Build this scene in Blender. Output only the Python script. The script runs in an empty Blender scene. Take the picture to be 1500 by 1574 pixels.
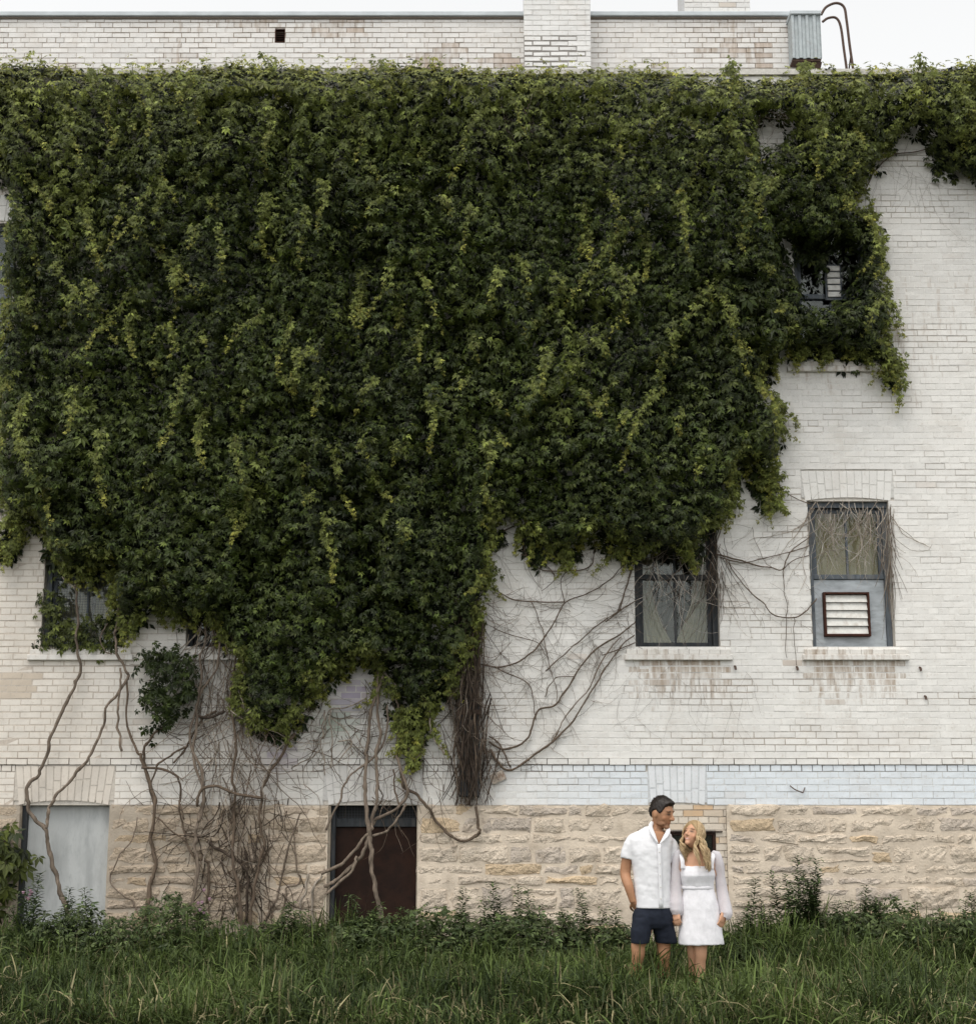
import bpy, bmesh, math, random
import numpy as np
from mathutils import Vector, Matrix

rng = np.random.default_rng(11)
random.seed(11)
R = math.radians
scene = bpy.context.scene
COL = scene.collection

# ------------------------------------------------------------------ camera
F, TH, CAMZ = 2348.0, R(11.2), 1.65          # focal length in photo pixels, upward tilt, eye height
FC, FS = F * math.cos(TH), F * math.sin(TH)
CT, ST = math.cos(TH), math.sin(TH)
WY = 15.9                                    # distance of the front wall
PY = 13.3                                    # distance of the couple
UY = 17.3                                    # distance of the taller block behind
cam = bpy.data.cameras.new('camera')
cam.sensor_fit = 'HORIZONTAL'; cam.sensor_width = 36.0; cam.lens = 36.0 * F / 1500.0
cam.clip_start = 0.1; cam.clip_end = 3000
camo = bpy.data.objects.new('camera', cam); COL.objects.link(camo)
camo.location = (0, 0, CAMZ); camo.rotation_euler = (R(90) + TH, 0, 0)
scene.camera = camo

# ------------------------------------------------------------------ sky, sun, exposure
SUN_EL, SUN_AZ = R(64), R(205)               # azimuth clockwise from +Y: behind the camera, to its left
w = bpy.data.worlds.new('World'); scene.world = w; w.use_nodes = True
nt = w.node_tree; nt.nodes.clear()
sky = nt.nodes.new('ShaderNodeTexSky'); sky.sky_type = 'NISHITA'; sky.sun_disc = False
sky.sun_elevation = SUN_EL; sky.sun_rotation = SUN_AZ; sky.dust_density = 0.4; sky.air_density = 2.5
hs = nt.nodes.new('ShaderNodeHueSaturation'); hs.inputs['Saturation'].default_value = 0.03
bg = nt.nodes.new('ShaderNodeBackground'); bg.inputs['Strength'].default_value = 0.15
wo = nt.nodes.new('ShaderNodeOutputWorld')
nt.links.new(sky.outputs[0], hs.inputs['Color']); nt.links.new(hs.outputs[0], bg.inputs[0]); nt.links.new(bg.outputs[0], wo.inputs[0])
sun = bpy.data.lights.new('sun', 'SUN'); sun.energy = 1.1; sun.angle = R(30); sun.color = (1.0, 0.94, 0.85)
suno = bpy.data.objects.new('sun', sun); COL.objects.link(suno)
sd = Vector((math.sin(SUN_AZ) * math.cos(SUN_EL), math.cos(SUN_AZ) * math.cos(SUN_EL), math.sin(SUN_EL)))
suno.rotation_euler = sd.to_track_quat('Z', 'Y').to_euler(); suno.location = (-8, -10, 25)
vs = scene.view_settings
vs.view_transform = 'Standard'; vs.look = 'None'; vs.gamma = 1.0; vs.use_curve_mapping = False; vs.exposure = 0.50
scene.cycles.max_bounces = 5; scene.cycles.diffuse_bounces = 3; scene.cycles.glossy_bounces = 2; scene.cycles.transparent_max_bounces = 10

# ------------------------------------------------------------------ place <-> photo measuring
def W(px, py, Y=WY):
    v = 787.0 - py
    t = Y / (FC - v * ST)
    return ((px - 750.0) * t, Y, CAMZ + (FS + v * CT) * t)
def WX(px, py, Y=WY): return W(px, py, Y)[0]
def WZ(py, Y=WY): return W(750, py, Y)[2]
def PIX(X, Z, Y=WY):
    d = (Z - CAMZ) / Y
    v = (d * FC - FS) / (CT + d * ST)
    s = (FC - v * ST) / Y
    return 750.0 + X * s, 787.0 - v
def WV(px, py, Y=WY):                       # vectorised
    px = np.asarray(px, float); py = np.asarray(py, float)
    v = 787.0 - py; t = Y / (FC - v * ST)
    return (px - 750.0) * t, CAMZ + (FS + v * CT) * t

# ------------------------------------------------------------------ noise
_T = {}
def vnoise(x, y, seed=0):
    if seed not in _T: _T[seed] = np.random.default_rng(1000 + seed).random((64, 64))
    T = _T[seed]; x = np.asarray(x, float); y = np.asarray(y, float)
    xi = np.floor(x).astype(int); yi = np.floor(y).astype(int)
    fx = x - xi; fy = y - yi; fx = fx * fx * (3 - 2 * fx); fy = fy * fy * (3 - 2 * fy)
    a = T[xi % 64, yi % 64]; b = T[(xi + 1) % 64, yi % 64]; c = T[xi % 64, (yi + 1) % 64]; d = T[(xi + 1) % 64, (yi + 1) % 64]
    return (a * (1 - fx) + b * fx) * (1 - fy) + (c * (1 - fx) + d * fx) * fy
def fbm(x, y, seed=0, o=4):
    s = 0; a = 0.5; f = 1.0
    for k in range(o):
        s = s + a * vnoise(np.asarray(x) * f + 7.3 * k, np.asarray(y) * f + 3.1 * k, seed + k); a *= .5; f *= 2
    return s / (1 - .5 ** o)
def sstep(a, b, x):
    t = np.clip((np.asarray(x, float) - a) / (b - a), 0, 1); return t * t * (3 - 2 * t)
def in_poly(x, y, poly):
    x = np.asarray(x); y = np.asarray(y); ins = np.zeros(x.shape, bool)
    n = len(poly); j = n - 1
    for i in range(n):
        xi, yi = poly[i]; xj, yj = poly[j]
        if yi != yj:
            c = ((yi > y) != (yj > y)) & (x < (xj - xi) * (y - yi) / (yj - yi) + xi)
            ins ^= c
        j = i
    return ins

# ------------------------------------------------------------------ materials
def mat(name, col=(.5, .5, .5), attr=None, var=None, dirt=None, bump=None, rough=.85, spec=.3, trans=0.0, metal=0.0, stretch=None, alpha=None, stain=None):
    """var=(scale, amount) lightness variation; dirt=(scale, lo, hi, colour, strength); bump=(scale, strength, dist)"""
    m = bpy.data.materials.new(name); m.use_nodes = True
    N = m.node_tree.nodes; L = m.node_tree.links; N.clear()
    out = N.new('ShaderNodeOutputMaterial'); p = N.new('ShaderNodeBsdfPrincipled')
    p.inputs['Roughness'].default_value = rough; p.inputs['Specular IOR Level'].default_value = spec; p.inputs['Metallic'].default_value = metal
    tc = N.new('ShaderNodeTexCoord'); vec = tc.outputs['Object']
    if stretch:
        mp = N.new('ShaderNodeMapping'); mp.inputs['Scale'].default_value = stretch; L.new(vec, mp.inputs[0]); vec = mp.outputs[0]
    def noise(sc, det=5, ro=.6):
        n = N.new('ShaderNodeTexNoise'); n.inputs['Scale'].default_value = sc; n.inputs['Detail'].default_value = min(det, 4); n.inputs['Roughness'].default_value = ro
        L.new(vec, n.inputs['Vector']); return n.outputs['Fac']
    def ramp(fac, a, b, c0=(0, 0, 0, 1), c1=(1, 1, 1, 1)):
        r = N.new('ShaderNodeValToRGB'); r.color_ramp.elements[0].position = a; r.color_ramp.elements[1].position = b
        r.color_ramp.elements[0].color = c0; r.color_ramp.elements[1].color = c1; L.new(fac, r.inputs[0]); return r.outputs[0]
    def mix(f, a, b, mode='MIX'):
        x = N.new('ShaderNodeMix'); x.data_type = 'RGBA'; x.blend_type = mode
        for s, val in ((x.inputs[0], f), (x.inputs[6], a), (x.inputs[7], b)):
            if hasattr(val, 'links') or hasattr(val, 'is_linked'): L.new(val, s)
            else: s.default_value = val if not isinstance(val, tuple) else (*val[:3], 1)
        return x.outputs[2]
    if attr:
        a = N.new('ShaderNodeAttribute'); a.attribute_name = attr; c = a.outputs['Color']
    else:
        rgb = N.new('ShaderNodeRGB'); rgb.outputs[0].default_value = (*col, 1); c = rgb.outputs[0]
    if var:
        lo, hi = 1 - var[1], 1 + var[1]
        c = mix(1.0, c, ramp(noise(var[0]), .3, .7, (lo, lo, lo, 1), (hi, hi, hi, 1)), 'MULTIPLY')
    for d in ([dirt] if dirt and not isinstance(dirt, list) else (dirt or [])):
        f = ramp(noise(d[0], 8, .65), d[1], d[2])
        f = mix(1.0, f, (d[4], d[4], d[4]), 'MULTIPLY')
        c = mix(f, c, tuple(d[3]))
    if stain:                                 # run-off streaks, only where the piece carries a stain amount
        mp2 = N.new('ShaderNodeMapping'); mp2.inputs['Scale'].default_value = stain[0]; L.new(tc.outputs['Object'], mp2.inputs[0])
        n2 = N.new('ShaderNodeTexNoise'); n2.inputs['Scale'].default_value = 1.0; n2.inputs['Detail'].default_value = 4; n2.inputs['Roughness'].default_value = .6; L.new(mp2.outputs[0], n2.inputs['Vector'])
        ad = N.new('ShaderNodeMath'); ad.operation = 'ADD'; L.new(n2.outputs['Fac'], ad.inputs[0])
        sc_ = N.new('ShaderNodeMath'); sc_.operation = 'MULTIPLY_ADD'; sc_.inputs[1].default_value = .42; sc_.inputs[2].default_value = -.30; L.new(a.outputs['Alpha'], sc_.inputs[0]); L.new(sc_.outputs[0], ad.inputs[1])
        c = mix(ramp(ad.outputs[0], .46, .70), c, tuple(stain[1]))
    L.new(c, p.inputs['Base Color'])
    if bump:
        b = N.new('ShaderNodeBump'); b.inputs['Strength'].default_value = bump[1]; b.inputs['Distance'].default_value = bump[2]
        L.new(noise(bump[0], 6, .65), b.inputs['Height']); L.new(b.outputs[0], p.inputs['Normal'])
    sh = p.outputs[0]
    if trans > 0:
        t = N.new('ShaderNodeBsdfTranslucent'); L.new(c, t.inputs[0]); ms = N.new('ShaderNodeMixShader'); ms.inputs[0].default_value = trans
        L.new(sh, ms.inputs[1]); L.new(t.outputs[0], ms.inputs[2]); sh = ms.outputs[0]
    if alpha is not None:
        t = N.new('ShaderNodeBsdfTransparent'); ms = N.new('ShaderNodeMixShader'); ms.inputs[0].default_value = alpha
        L.new(t.outputs[0], ms.inputs[1]); L.new(sh, ms.inputs[2]); sh = ms.outputs[0]
    L.new(sh, out.inputs[0])
    return m
def glass_mat(name, tint, refl):
    m = bpy.data.materials.new(name); m.use_nodes = True
    N = m.node_tree.nodes; L = m.node_tree.links; N.clear()
    out = N.new('ShaderNodeOutputMaterial'); t = N.new('ShaderNodeBsdfTransparent'); t.inputs[0].default_value = (*tint, 1)
    g = N.new('ShaderNodeBsdfGlossy'); g.inputs['Roughness'].default_value = .06; g.inputs[0].default_value = (.8, .85, .85, 1)
    ms = N.new('ShaderNodeMixShader'); ms.inputs[0].default_value = refl
    L.new(t.outputs[0], ms.inputs[1]); L.new(g.outputs[0], ms.inputs[2]); L.new(ms.outputs[0], out.inputs[0]); return m

MT = {}
MT['brick'] = mat('painted_brick', attr='tint', var=(9, .05), dirt=[(2.2, .50, .75, (.52, .45, .37), .30), (22, .57, .74, (.48, .41, .34), .5), (90, .60, .70, (.40, .34, .28), .5)], bump=(120, .35, .004), rough=.75, stain=((17, 17, 3.2), (.42, .345, .275)))
MT['mortar'] = mat('brick_mortar', attr='tint', var=(40, .15), bump=(160, .5, .003), rough=.95)
MT['stone'] = mat('rock_faced_limestone', attr='tint', var=(14, .14), dirt=[(5, .50, .74, (.46, .36, .25), .5), (24, .57, .70, (.22, .165, .115), .7)], bump=(34, 1.0, .035), rough=.95)
MT['stonemortar'] = mat('stone_mortar', attr='tint', var=(6, .12), dirt=[(5, .52, .72, (.33, .26, .19), .45)], bump=(45, .7, .01), rough=.95)
MT['leaf'] = mat('creeper_leaf', attr='tint', rough=.5, spec=.28, trans=.22)
MT['grass'] = mat('grass_blade', attr='tint', rough=.6, spec=.25, trans=.25)
MT['bark'] = mat('vine_bark', attr='tint', var=(45, .4), dirt=(25, .5, .65, (.10, .075, .055), .6), stretch=(1, 1, .2), bump=(110, 1.0, .008), rough=.9)
MT['frame'] = mat('weathered_grey_wood', (.12, .137, .155), var=(30, .35), dirt=(14, .5, .7, (.26, .25, .23), .6), stretch=(1, 1, .2), bump=(90, .4, .003))
MT['darkframe'] = mat('dark_weathered_wood', (.045, .050, .055), var=(30, .35), dirt=(14, .5, .7, (.14, .13, .12), .5), stretch=(1, 1, .2))
MT['plywood'] = mat('weathered_plywood', (.44, .475, .50), var=(12, .22), dirt=(10, .48, .7, (.16, .17, .18), .55), stretch=(.35, 1, 1))
MT['rust'] = mat('rusty_metal', (.055, .018, .010), var=(40, .35), dirt=(12, .5, .7, (.012, .008, .007), .6), bump=(90, .3, .002))
MT['rustdoor'] = mat('dark_rusted_door', (.020, .0085, .0050), var=(7, .4), dirt=[(4, .45, .75, (.050, .019, .009), .6), (30, .55, .7, (.008, .005, .004), .6)], bump=(60, .3, .003), rough=.8)
MT['louver'] = mat('painted_louvre', (.72, .71, .67), var=(20, .1), dirt=(12, .5, .7, (.35, .27, .2), .4))
MT['board'] = mat('grey_board', (.50, .515, .51), var=(5, .10), dirt=[(6, .45, .72, (.30, .31, .31), .7), (40, .55, .7, (.3, .32, .33), .35)], stretch=(1, 1, .3), bump=(90, .3, .003))
MT['glass'] = glass_mat('window_glass', (.82, .82, .76), .05)
MT['curtain'] = mat('curtain_cloth', (.70, .67, .56), var=(6, .12), trans=.3)
MT['blind'] = mat('olive_blind', (.52, .46, .28), var=(6, .15), trans=.2)
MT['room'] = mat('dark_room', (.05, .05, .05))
MT['roof'] = mat('roof_felt', (.12, .12, .12), var=(3, .2))
MT['metal'] = mat('galvanised_metal', (.42, .46, .47), var=(18, .12), dirt=(8, .55, .75, (.25, .22, .19), .4), metal=.25, rough=.55)
MT['coping'] = mat('metal_coping', (.50, .54, .56), var=(4, .12), metal=.15, rough=.55)
MT['iron'] = mat('rusty_iron', (.10, .065, .05), var=(60, .3), rough=.8)
MT['soil'] = mat('soil', (.035, .028, .018), var=(5, .4), dirt=(2, .45, .6, (.03, .045, .014), .8), bump=(20, .6, .03), rough=1)
MT['wire'] = mat('wire_mesh', (.10, .11, .12))

# ------------------------------------------------------------------ objects
ORG = {}
def tag(o, label=None, cat=None, group=None, kind=None):
    if label: o['label'] = label
    if cat: o['category'] = cat
    if group: o['group'] = group
    if kind: o['kind'] = kind
    return o
def thing(name, loc, label, cat, group=None):
    o = bpy.data.objects.new(name, None); COL.objects.link(o); o.location = loc; o.empty_display_size = .2
    ORG[o.name] = np.array(loc, float); return tag(o, label, cat, group)
def link(name, me, m, parent=None, org=None):
    o = bpy.data.objects.new(name, me); COL.objects.link(o)
    if m is not None: me.materials.append(m)
    if parent is not None: o.parent = parent; ORG[o.name] = ORG[parent.name]
    else: ORG[o.name] = np.zeros(3) if org is None else np.array(org, float); o.location = ORG[o.name]
    return o
def build(name, V, Fc, m, parent=None, tint=None, smooth=False, kind=None, org=None):
    """V (n,3) world coordinates; Fc list/array of faces; tint per-face colours"""
    V = np.asarray(V, float)
    o0 = ORG[parent.name] if parent is not None else (np.zeros(3) if org is None else np.array(org, float))
    me = bpy.data.meshes.new(name)
    if isinstance(Fc, np.ndarray):
        n, k = Fc.shape
        me.vertices.add(len(V)); me.vertices.foreach_set('co', (V - o0).ravel())
        me.loops.add(n * k); me.loops.foreach_set('vertex_index', Fc.astype(np.int32).ravel())
        me.polygons.add(n); me.polygons.foreach_set('loop_start', np.arange(0, n * k, k, dtype=np.int32))
        me.polygons.foreach_set('use_smooth', np.zeros(n, bool))
        me.update(calc_edges=True)
    else:
        me.from_pydata((V - o0).tolist(), [], [list(map(int, f)) for f in Fc]); n = len(Fc)
    if tint is not None:
        t = np.asarray(tint, float)
        if t.ndim == 1: t = np.tile(t, (n, 1))
        a = me.attributes.new('tint', 'FLOAT_COLOR', 'FACE')
        c = np.zeros((n, 4)); c[:, :t.shape[1]] = np.clip(t, 0, 1); a.data.foreach_set('color', c.ravel())
    if smooth: me.polygons.foreach_set('use_smooth', np.ones(len(me.polygons), bool))
    me.update()
    o = link(name, me, m, parent, None if parent is not None else o0)
    if kind: o['kind'] = kind
    return o
class MB:                                     # collects simple shapes into one mesh
    def __init__(s): s.V = []; s.F = []; s.T = []
    def add(s, V, Fc, t=None):
        b = len(s.V); s.V += [tuple(v) for v in V]; s.F += [tuple(i + b for i in f) for f in Fc]; s.T += [t or (.5, .5, .5)] * len(Fc)
    def box(s, x0, x1, y0, y1, z0, z1, t=None, c=0.0):
        if c <= 0:
            V = [(x, y, z) for x in (x0, x1) for y in (y0, y1) for z in (z0, z1)]
            s.add(V, [(0, 1, 3, 2), (4, 6, 7, 5), (0, 4, 5, 1), (2, 3, 7, 6), (0, 2, 6, 4), (1, 5, 7, 3)], t)
        else:                                 # front (min y) edges chamfered
            V = [(x0, y1, z0), (x1, y1, z0), (x1, y1, z1), (x0, y1, z1), (x0, y0 + c, z0), (x1, y0 + c, z0), (x1, y0 + c, z1), (x0, y0 + c, z1),
                 (x0 + c, y0, z0 + c), (x1 - c, y0, z0 + c), (x1 - c, y0, z1 - c), (x0 + c, y0, z1 - c)]
            Fc = [(3, 2, 1, 0), (8, 9, 10, 11)]
            for i in range(4):
                j = (i + 1) % 4; Fc += [(i, j, 4 + j, 4 + i), (4 + i, 4 + j, 8 + j, 8 + i)]
            s.add(V, Fc, t)
    def quad(s, a, b, c, d, t=None): s.add([a, b, c, d], [(0, 1, 2, 3)], t)
    def go(s, name, m, parent=None, smooth=False, kind=None, org=None, tint=True):
        return build(name, s.V, s.F, m, parent, np.array(s.T) if tint else None, smooth, kind, org)

def catmull(P, n=6):
    P = [np.array(p, float) for p in P]
    if len(P) < 3: return np.array(P)
    Q = [2 * P[0] - P[1]] + P + [2 * P[-1] - P[-2]]; out = []
    for i in range(1, len(Q) - 2):
        a, b, c, d = Q[i - 1], Q[i], Q[i + 1], Q[i + 2]
        for k in range(n):
            t = k / n
            out.append(.5 * (2 * b + (c - a) * t + (2 * a - 5 * b + 4 * c - d) * t * t + (3 * b - a - 3 * c + d) * t ** 3))
    out.append(P[-1]); return np.array(out)
def tube_arrays(P, rad, seg=6, rad2=None, up=(0, 1, 0)):
    """tube round path P with radii rad (side) and rad2 (along up)"""
    P = np.asarray(P, float); n = len(P); rad = np.broadcast_to(rad, (n,)); r2 = rad if rad2 is None else np.broadcast_to(rad2, (n,))
    T = np.gradient(P, axis=0); T /= np.linalg.norm(T, axis=1)[:, None] + 1e-9
    U = np.tile(np.array(up, float), (n, 1)); U = U - (U * T).sum(1)[:, None] * T
    bad = np.linalg.norm(U, axis=1) < 1e-3; U[bad] = np.cross(T[bad], (1, 0, .01)); U /= np.linalg.norm(U, axis=1)[:, None] + 1e-9
    S = np.cross(T, U)
    a = np.arange(seg) * 2 * math.pi / seg
    V = P[:, None, :] + S[:, None, :] * (np.cos(a)[None, :, None] * rad[:, None, None]) + U[:, None, :] * (np.sin(a)[None, :, None] * r2[:, None, None])
    V = V.reshape(-1, 3); Fc = []
    for i in range(n - 1):
        for j in range(seg):
            k = (j + 1) % seg; Fc.append((i * seg + j, i * seg + k, (i + 1) * seg + k, (i + 1) * seg + j))
    return V, Fc
def add_tube(mb, P, rad, seg=6, t=None, rad2=None, up=(0, 1, 0), cap=True):
    V, Fc = tube_arrays(P, rad, seg, rad2, up)
    if cap:
        n = len(V); Fc = Fc + [tuple(range(seg - 1, -1, -1)), tuple(range(n - seg, n))]
    mb.add(V, Fc, t)

# ================================================================== GROUND
mb = MB()
xs = np.concatenate([[-600, -60], np.linspace(-12, 12, 40), [60, 600]]); ys = np.concatenate([[-600, -40], np.linspace(2, 24, 40), [60, 900]])
gx, gy = np.meshgrid(xs, ys, indexing='ij'); gz = (fbm(gx * 1.3, gy * 1.3, 40) - .5) * .06
gz[(np.abs(gx) > 13) | (gy < 1) | (gy > 25)] = 0
V = np.stack([gx, gy, gz], -1).reshape(-1, 3); n1 = len(ys)
Fc = [(i * n1 + j, (i + 1) * n1 + j, (i + 1) * n1 + j + 1, i * n1 + j + 1) for i in range(len(xs) - 1) for j in range(n1 - 1)]
g = build('ground', V, Fc, MT['soil'], smooth=True); tag(g, 'dark soil under the long grass', 'ground', kind='structure')

# ================================================================== IVY OUTLINE (measured on the wall)
IVY = [(-60, 100), (0, 105), (60, 100), (130, 112), (250, 113), (370, 101), (420, 105), (500, 112), (640, 103), (760, 115), (900, 112), (1000, 112), (1080, 124),
       (1160, 128), (1200, 126), (1260, 113), (1330, 115), (1400, 112), (1460, 108), (1500, 100), (1600, 96), (1600, 268), (1530, 280), (1495, 275), (1470, 266), (1440, 270),
       (1425, 235), (1400, 192), (1375, 215), (1350, 245), (1325, 270), (1312, 300), (1290, 322), (1285, 338), (1320, 335), (1340, 345), (1350, 400), (1345, 430),
       (1358, 470), (1362, 505), (1350, 522), (1372, 560), (1390, 602), (1368, 580), (1345, 560), (1325, 552), (1230, 550), (1215, 530), (1200, 540), (1170, 565), (1155, 600),
       (1180, 620), (1197, 650), (1190, 700), (1188, 792), (1175, 765), (1160, 722), (1135, 700), (1125, 722), (1112, 742), (1128, 770), (1105, 800), (1088, 812),
       (1060, 850), (1020, 852), (975, 860), (960, 845), (930, 830), (900, 825), (870, 862), (845, 850), (820, 830), (790, 810), (765, 800), (752, 795), (762, 840),
       (745, 870), (752, 905), (735, 930), (735, 970), (720, 1005), (700, 1050), (680, 1082), (655, 1092), (645, 1140), (640, 1190), (628, 1140), (615, 1100), (602, 1055),
       (572, 1010), (540, 1020), (500, 1040), (475, 1080), (450, 1118), (420, 1130), (392, 1112), (368, 1080), (380, 1020), (352, 990), (330, 955), (290, 962), (270, 950),
       (235, 943), (205, 972), (185, 960), (182, 920), (186, 870), (165, 862), (150, 884), (120, 884), (90, 870), (75, 825), (70, 790), (45, 800), (30, 850), (8, 852),
       (15, 800), (10, 750), (4, 690), (15, 670), (2, 640), (12, 600), (0, 570), (6, 520), (22, 482), (16, 430), (14, 370), (22, 335), (22, 300), (-2, 268), (-60, 262)]
IVY = [(a, b + 1) if b < 130 else (a, b) for a, b in IVY]
HOLES = [[(1158, 186), (1190, 182), (1212, 200), (1196, 224), (1160, 226)], [(84, 655), (108, 660), (106, 682), (88, 682)],
         [(1190, 372), (1218, 362), (1222, 395), (1240, 440), (1225, 430), (1205, 400)], [(1266, 378), (1306, 374), (1310, 404), (1300, 460), (1262, 460)],
         [(1216, 392), (1250, 386), (1278, 458), (1248, 482), (1226, 455)], [(1228, 536), (1322, 541), (1320, 562), (1228, 562)], [(1306, 300), (1322, 292), (1336, 330), (1300, 334)],
         [(880, 490), (905, 485), (915, 500), (890, 510)]]
BUSH = [(226, 1010), (245, 992), (268, 996), (300, 1010), (306, 1060), (286, 1100), (255, 1118), (236, 1132), (226, 1100), (220, 1050)]
WINSTRIP = [[(58, 985), (70, 960), (62, 930), (64, 905), (84, 905), (98, 935), (105, 962), (128, 958), (150, 945), (175, 950), (188, 985), (188, 998), (60, 1000)]]
def ivy_cover(px, py):
    m = in_poly(px, py, IVY)
    for h in HOLES: m &= ~in_poly(px, py, h)
    return m

# ================================================================== FRONT BUILDING
BX0, BX1 = -7.4, 7.4
ZB = WZ(1238); ZT = WZ(116); CH = .0677; BL = .2135; JT = .009
bld = thing('brick_building', (0, WY, 0), 'long white painted brick building with a stone base, covered by dark green creeper', 'building')
# openings in the brick (x0, x1, z0, z1)
ZS = WZ(998); ZW = WZ(770); ZS2 = WZ(556); ZW2 = WZ(342)
def opening(pxl, pxr, py0, z0, z1): return (WX(pxl, py0), WX(pxr, py0), z0, z1)
OP = {'A': opening(62, 188, 998, ZS, ZW), 'B': opening(285, 400, 998, ZS, ZW), 'C': opening(540, 662, 998, ZS, ZW), 'D': opening(977, 1107, 998, ZS, ZW), 'E': opening(1250, 1377, 998, ZS, ZW),
      'F': opening(1226, 1346, 556, ZS2, ZW2), 'G': opening(-118, 12, 556, ZS2, ZW2)}
ZST = ZB - .004
BASE = {'board': (WX(29, 1300), WX(165, 1300), -.1, ZST), 'door': (WX(507, 1300), WX(640, 1300), -.1, ZST), 'infill': (WX(1005, 1300), WX(1118, 1300), -.1, ZST)}
ARCHH = .40
ARCH = {'board': (WX(22, 1210), WX(176, 1210), ZB, ZB + ARCHH), 'door': (WX(497, 1210), WX(650, 1210), ZB, ZB + ARCHH), 'infill': (WX(996, 1210), WX(1086, 1210), ZB, ZB + ARCHH)}
WARCH = {k: (OP[k][0] - .06, OP[k][1] + .06, OP[k][3], OP[k][3] + .33) for k in OP}

def clip(a, b, cuts):
    segs = [(a, b)]
    for c, d in cuts:
        n = []
        for s, e in segs:
            if d <= s or c >= e: n.append((s, e)); continue
            if c > s: n.append((s, c))
            if d < e: n.append((d, e))
        segs = n
    return [(s, e) for s, e in segs if e - s > .02]

def brick_layout(x0, x1, z0, z1, cuts, ch=CH, bl=BL, header=6):
    out = []; i = 0; z = z0
    while z < z1 - .02:
        zc = z + ch / 2; L = bl / 2 if i % header == header - 1 else bl
        cc = [(c[0], c[1]) for c in cuts if c[2] < zc < c[3]]
        off = (0 if i % 2 else bl / 2) + (bl / 4 if L < bl else 0)
        x = x0 - off
        while x < x1:
            for s, e in clip(max(x, x0), min(x + L, x1), cc): out.append((s, e, z, min(z + ch, z1), i))
            x += L
        z += ch; i += 1
    return out
def brick_geo(B, Y, proud, c=.002, jt=JT, thick=.012, seed=5):
    """arrays of brick blocks: B (n,4) x0,x1,z0,z1 -> verts, faces(quads)"""
    r = np.random.default_rng(seed); n = len(B)
    h = jt / 2 * r.uniform(.4, 1.3, (n, 4)); h[:, :2] *= .7
    x0 = B[:, 0] + h[:, 0]; x1 = B[:, 1] - h[:, 1]; z0 = B[:, 2] + h[:, 2]; z1 = B[:, 3] - h[:, 3]
    V = np.zeros((n, 8, 3)); yb = np.full(n, Y + thick); yf = Y - proud
    for k, (a, b) in enumerate(((x0, z0), (x1, z0), (x1, z1), (x0, z1))):
        V[:, k, 0] = a; V[:, k, 1] = yb; V[:, k, 2] = b
        sx = c if k in (0, 3) else -c; sz = c if k in (0, 1) else -c
        V[:, 4 + k, 0] = a + sx + r.normal(0, .0012, n); V[:, 4 + k, 1] = yf + r.normal(0, .0008, n); V[:, 4 + k, 2] = b + sz + r.normal(0, .0012, n)
    f = np.array([(4, 5, 6, 7), (0, 1, 5, 4), (1, 2, 6, 5), (2, 3, 7, 6), (3, 0, 4, 7)])
    return V, f
def quads_at(B, y):
    n = len(B); V = np.zeros((n, 4, 3)); V[:, :, 1] = np.asarray(y)[:, None] if np.ndim(y) else y
    for k, (a, b) in enumerate(((0, 2), (1, 2), (1, 3), (0, 3))): V[:, k, 0] = B[:, a]; V[:, k, 2] = B[:, b]
    return V

cuts = list(OP.values()) + list(ARCH.values()) + list(WARCH.values())
LAY = brick_layout(BX0, BX1, ZB, ZT, cuts)
B = np.array([l[:4] for l in LAY]); CI = np.array([l[4] for l in LAY])
cx = (B[:, 0] + B[:, 1]) / 2; cz = (B[:, 2] + B[:, 3]) / 2
ppx, ppy = PIX(cx, cz)
nB = len(B); rr = np.random.default_rng(3)
# paint and wear, brick by brick
tint = np.tile(np.array([.80, .785, .75]), (nB, 1)) * rr.normal(1, .022, (nB, 1))
dirt = fbm(cx * .55, cz * .8, 21)
tint *= (1 - .10 * sstep(.5, .8, dirt))[:, None]
warm = sstep(330, 90, ppx)[:, None] * .8
tint = tint * (1 - warm) + np.array([.72, .665, .59]) * rr.normal(1, .03, (nB, 1)) * warm
scourse = int(round((WZ(1169) - ZB) / CH - .5))            # the raised course above the basement
blue = ((CI < scourse) & (ppx > 690)).astype(float)[:, None] * sstep(690, 1000, ppx)[:, None]
tint = tint * (1 - blue) + np.array([.74, .785, .825]) * rr.normal(1, .012, (nB, 1)) * blue
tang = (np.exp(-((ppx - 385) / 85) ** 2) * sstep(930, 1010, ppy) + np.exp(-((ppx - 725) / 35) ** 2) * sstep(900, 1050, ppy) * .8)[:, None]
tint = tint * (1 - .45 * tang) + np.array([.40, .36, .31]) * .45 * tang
wear = rr.random(nB) < .002 + .012 * sstep(.64, .8, fbm(cx * .8, cz * 1.2, 31))
stn = np.clip(sstep(.60, .85, fbm(cx * .9, cz * .7, 41)) * .55, 0, 1) + .35 * sstep(330, 60, ppx)
for k in 'DEF':                                            # run-off marks under the sills
    x0, x1, z0, z1 = OP[k]; d = (z0 - .18 - cz)
    col = vnoise(cx * 9, cz * .4, 50)
    stn = np.maximum(stn, ((cx > x0 - .05) & (cx < x1 + .05) & (d > -.08)) * np.clip(1.05 - d / .75, 0, 1) * (.55 if k == 'F' else 1.0))
wc = np.array([.52, .43, .355]) * rr.normal(1, .08, (nB, 1))
k_ = (rr.uniform(.15, .55, nB) * np.where(np.abs(ppy - 1060) < 70, 1.5, .8))[:, None] * wear[:, None]; tint = tint * (1 - k_) + wc * k_
old = (ppx < 58) & (ppy > 1035) & (ppy < 1075); tint[old] = tint[old] * .4 + np.array([.50, .40, .29]) * .6
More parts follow.
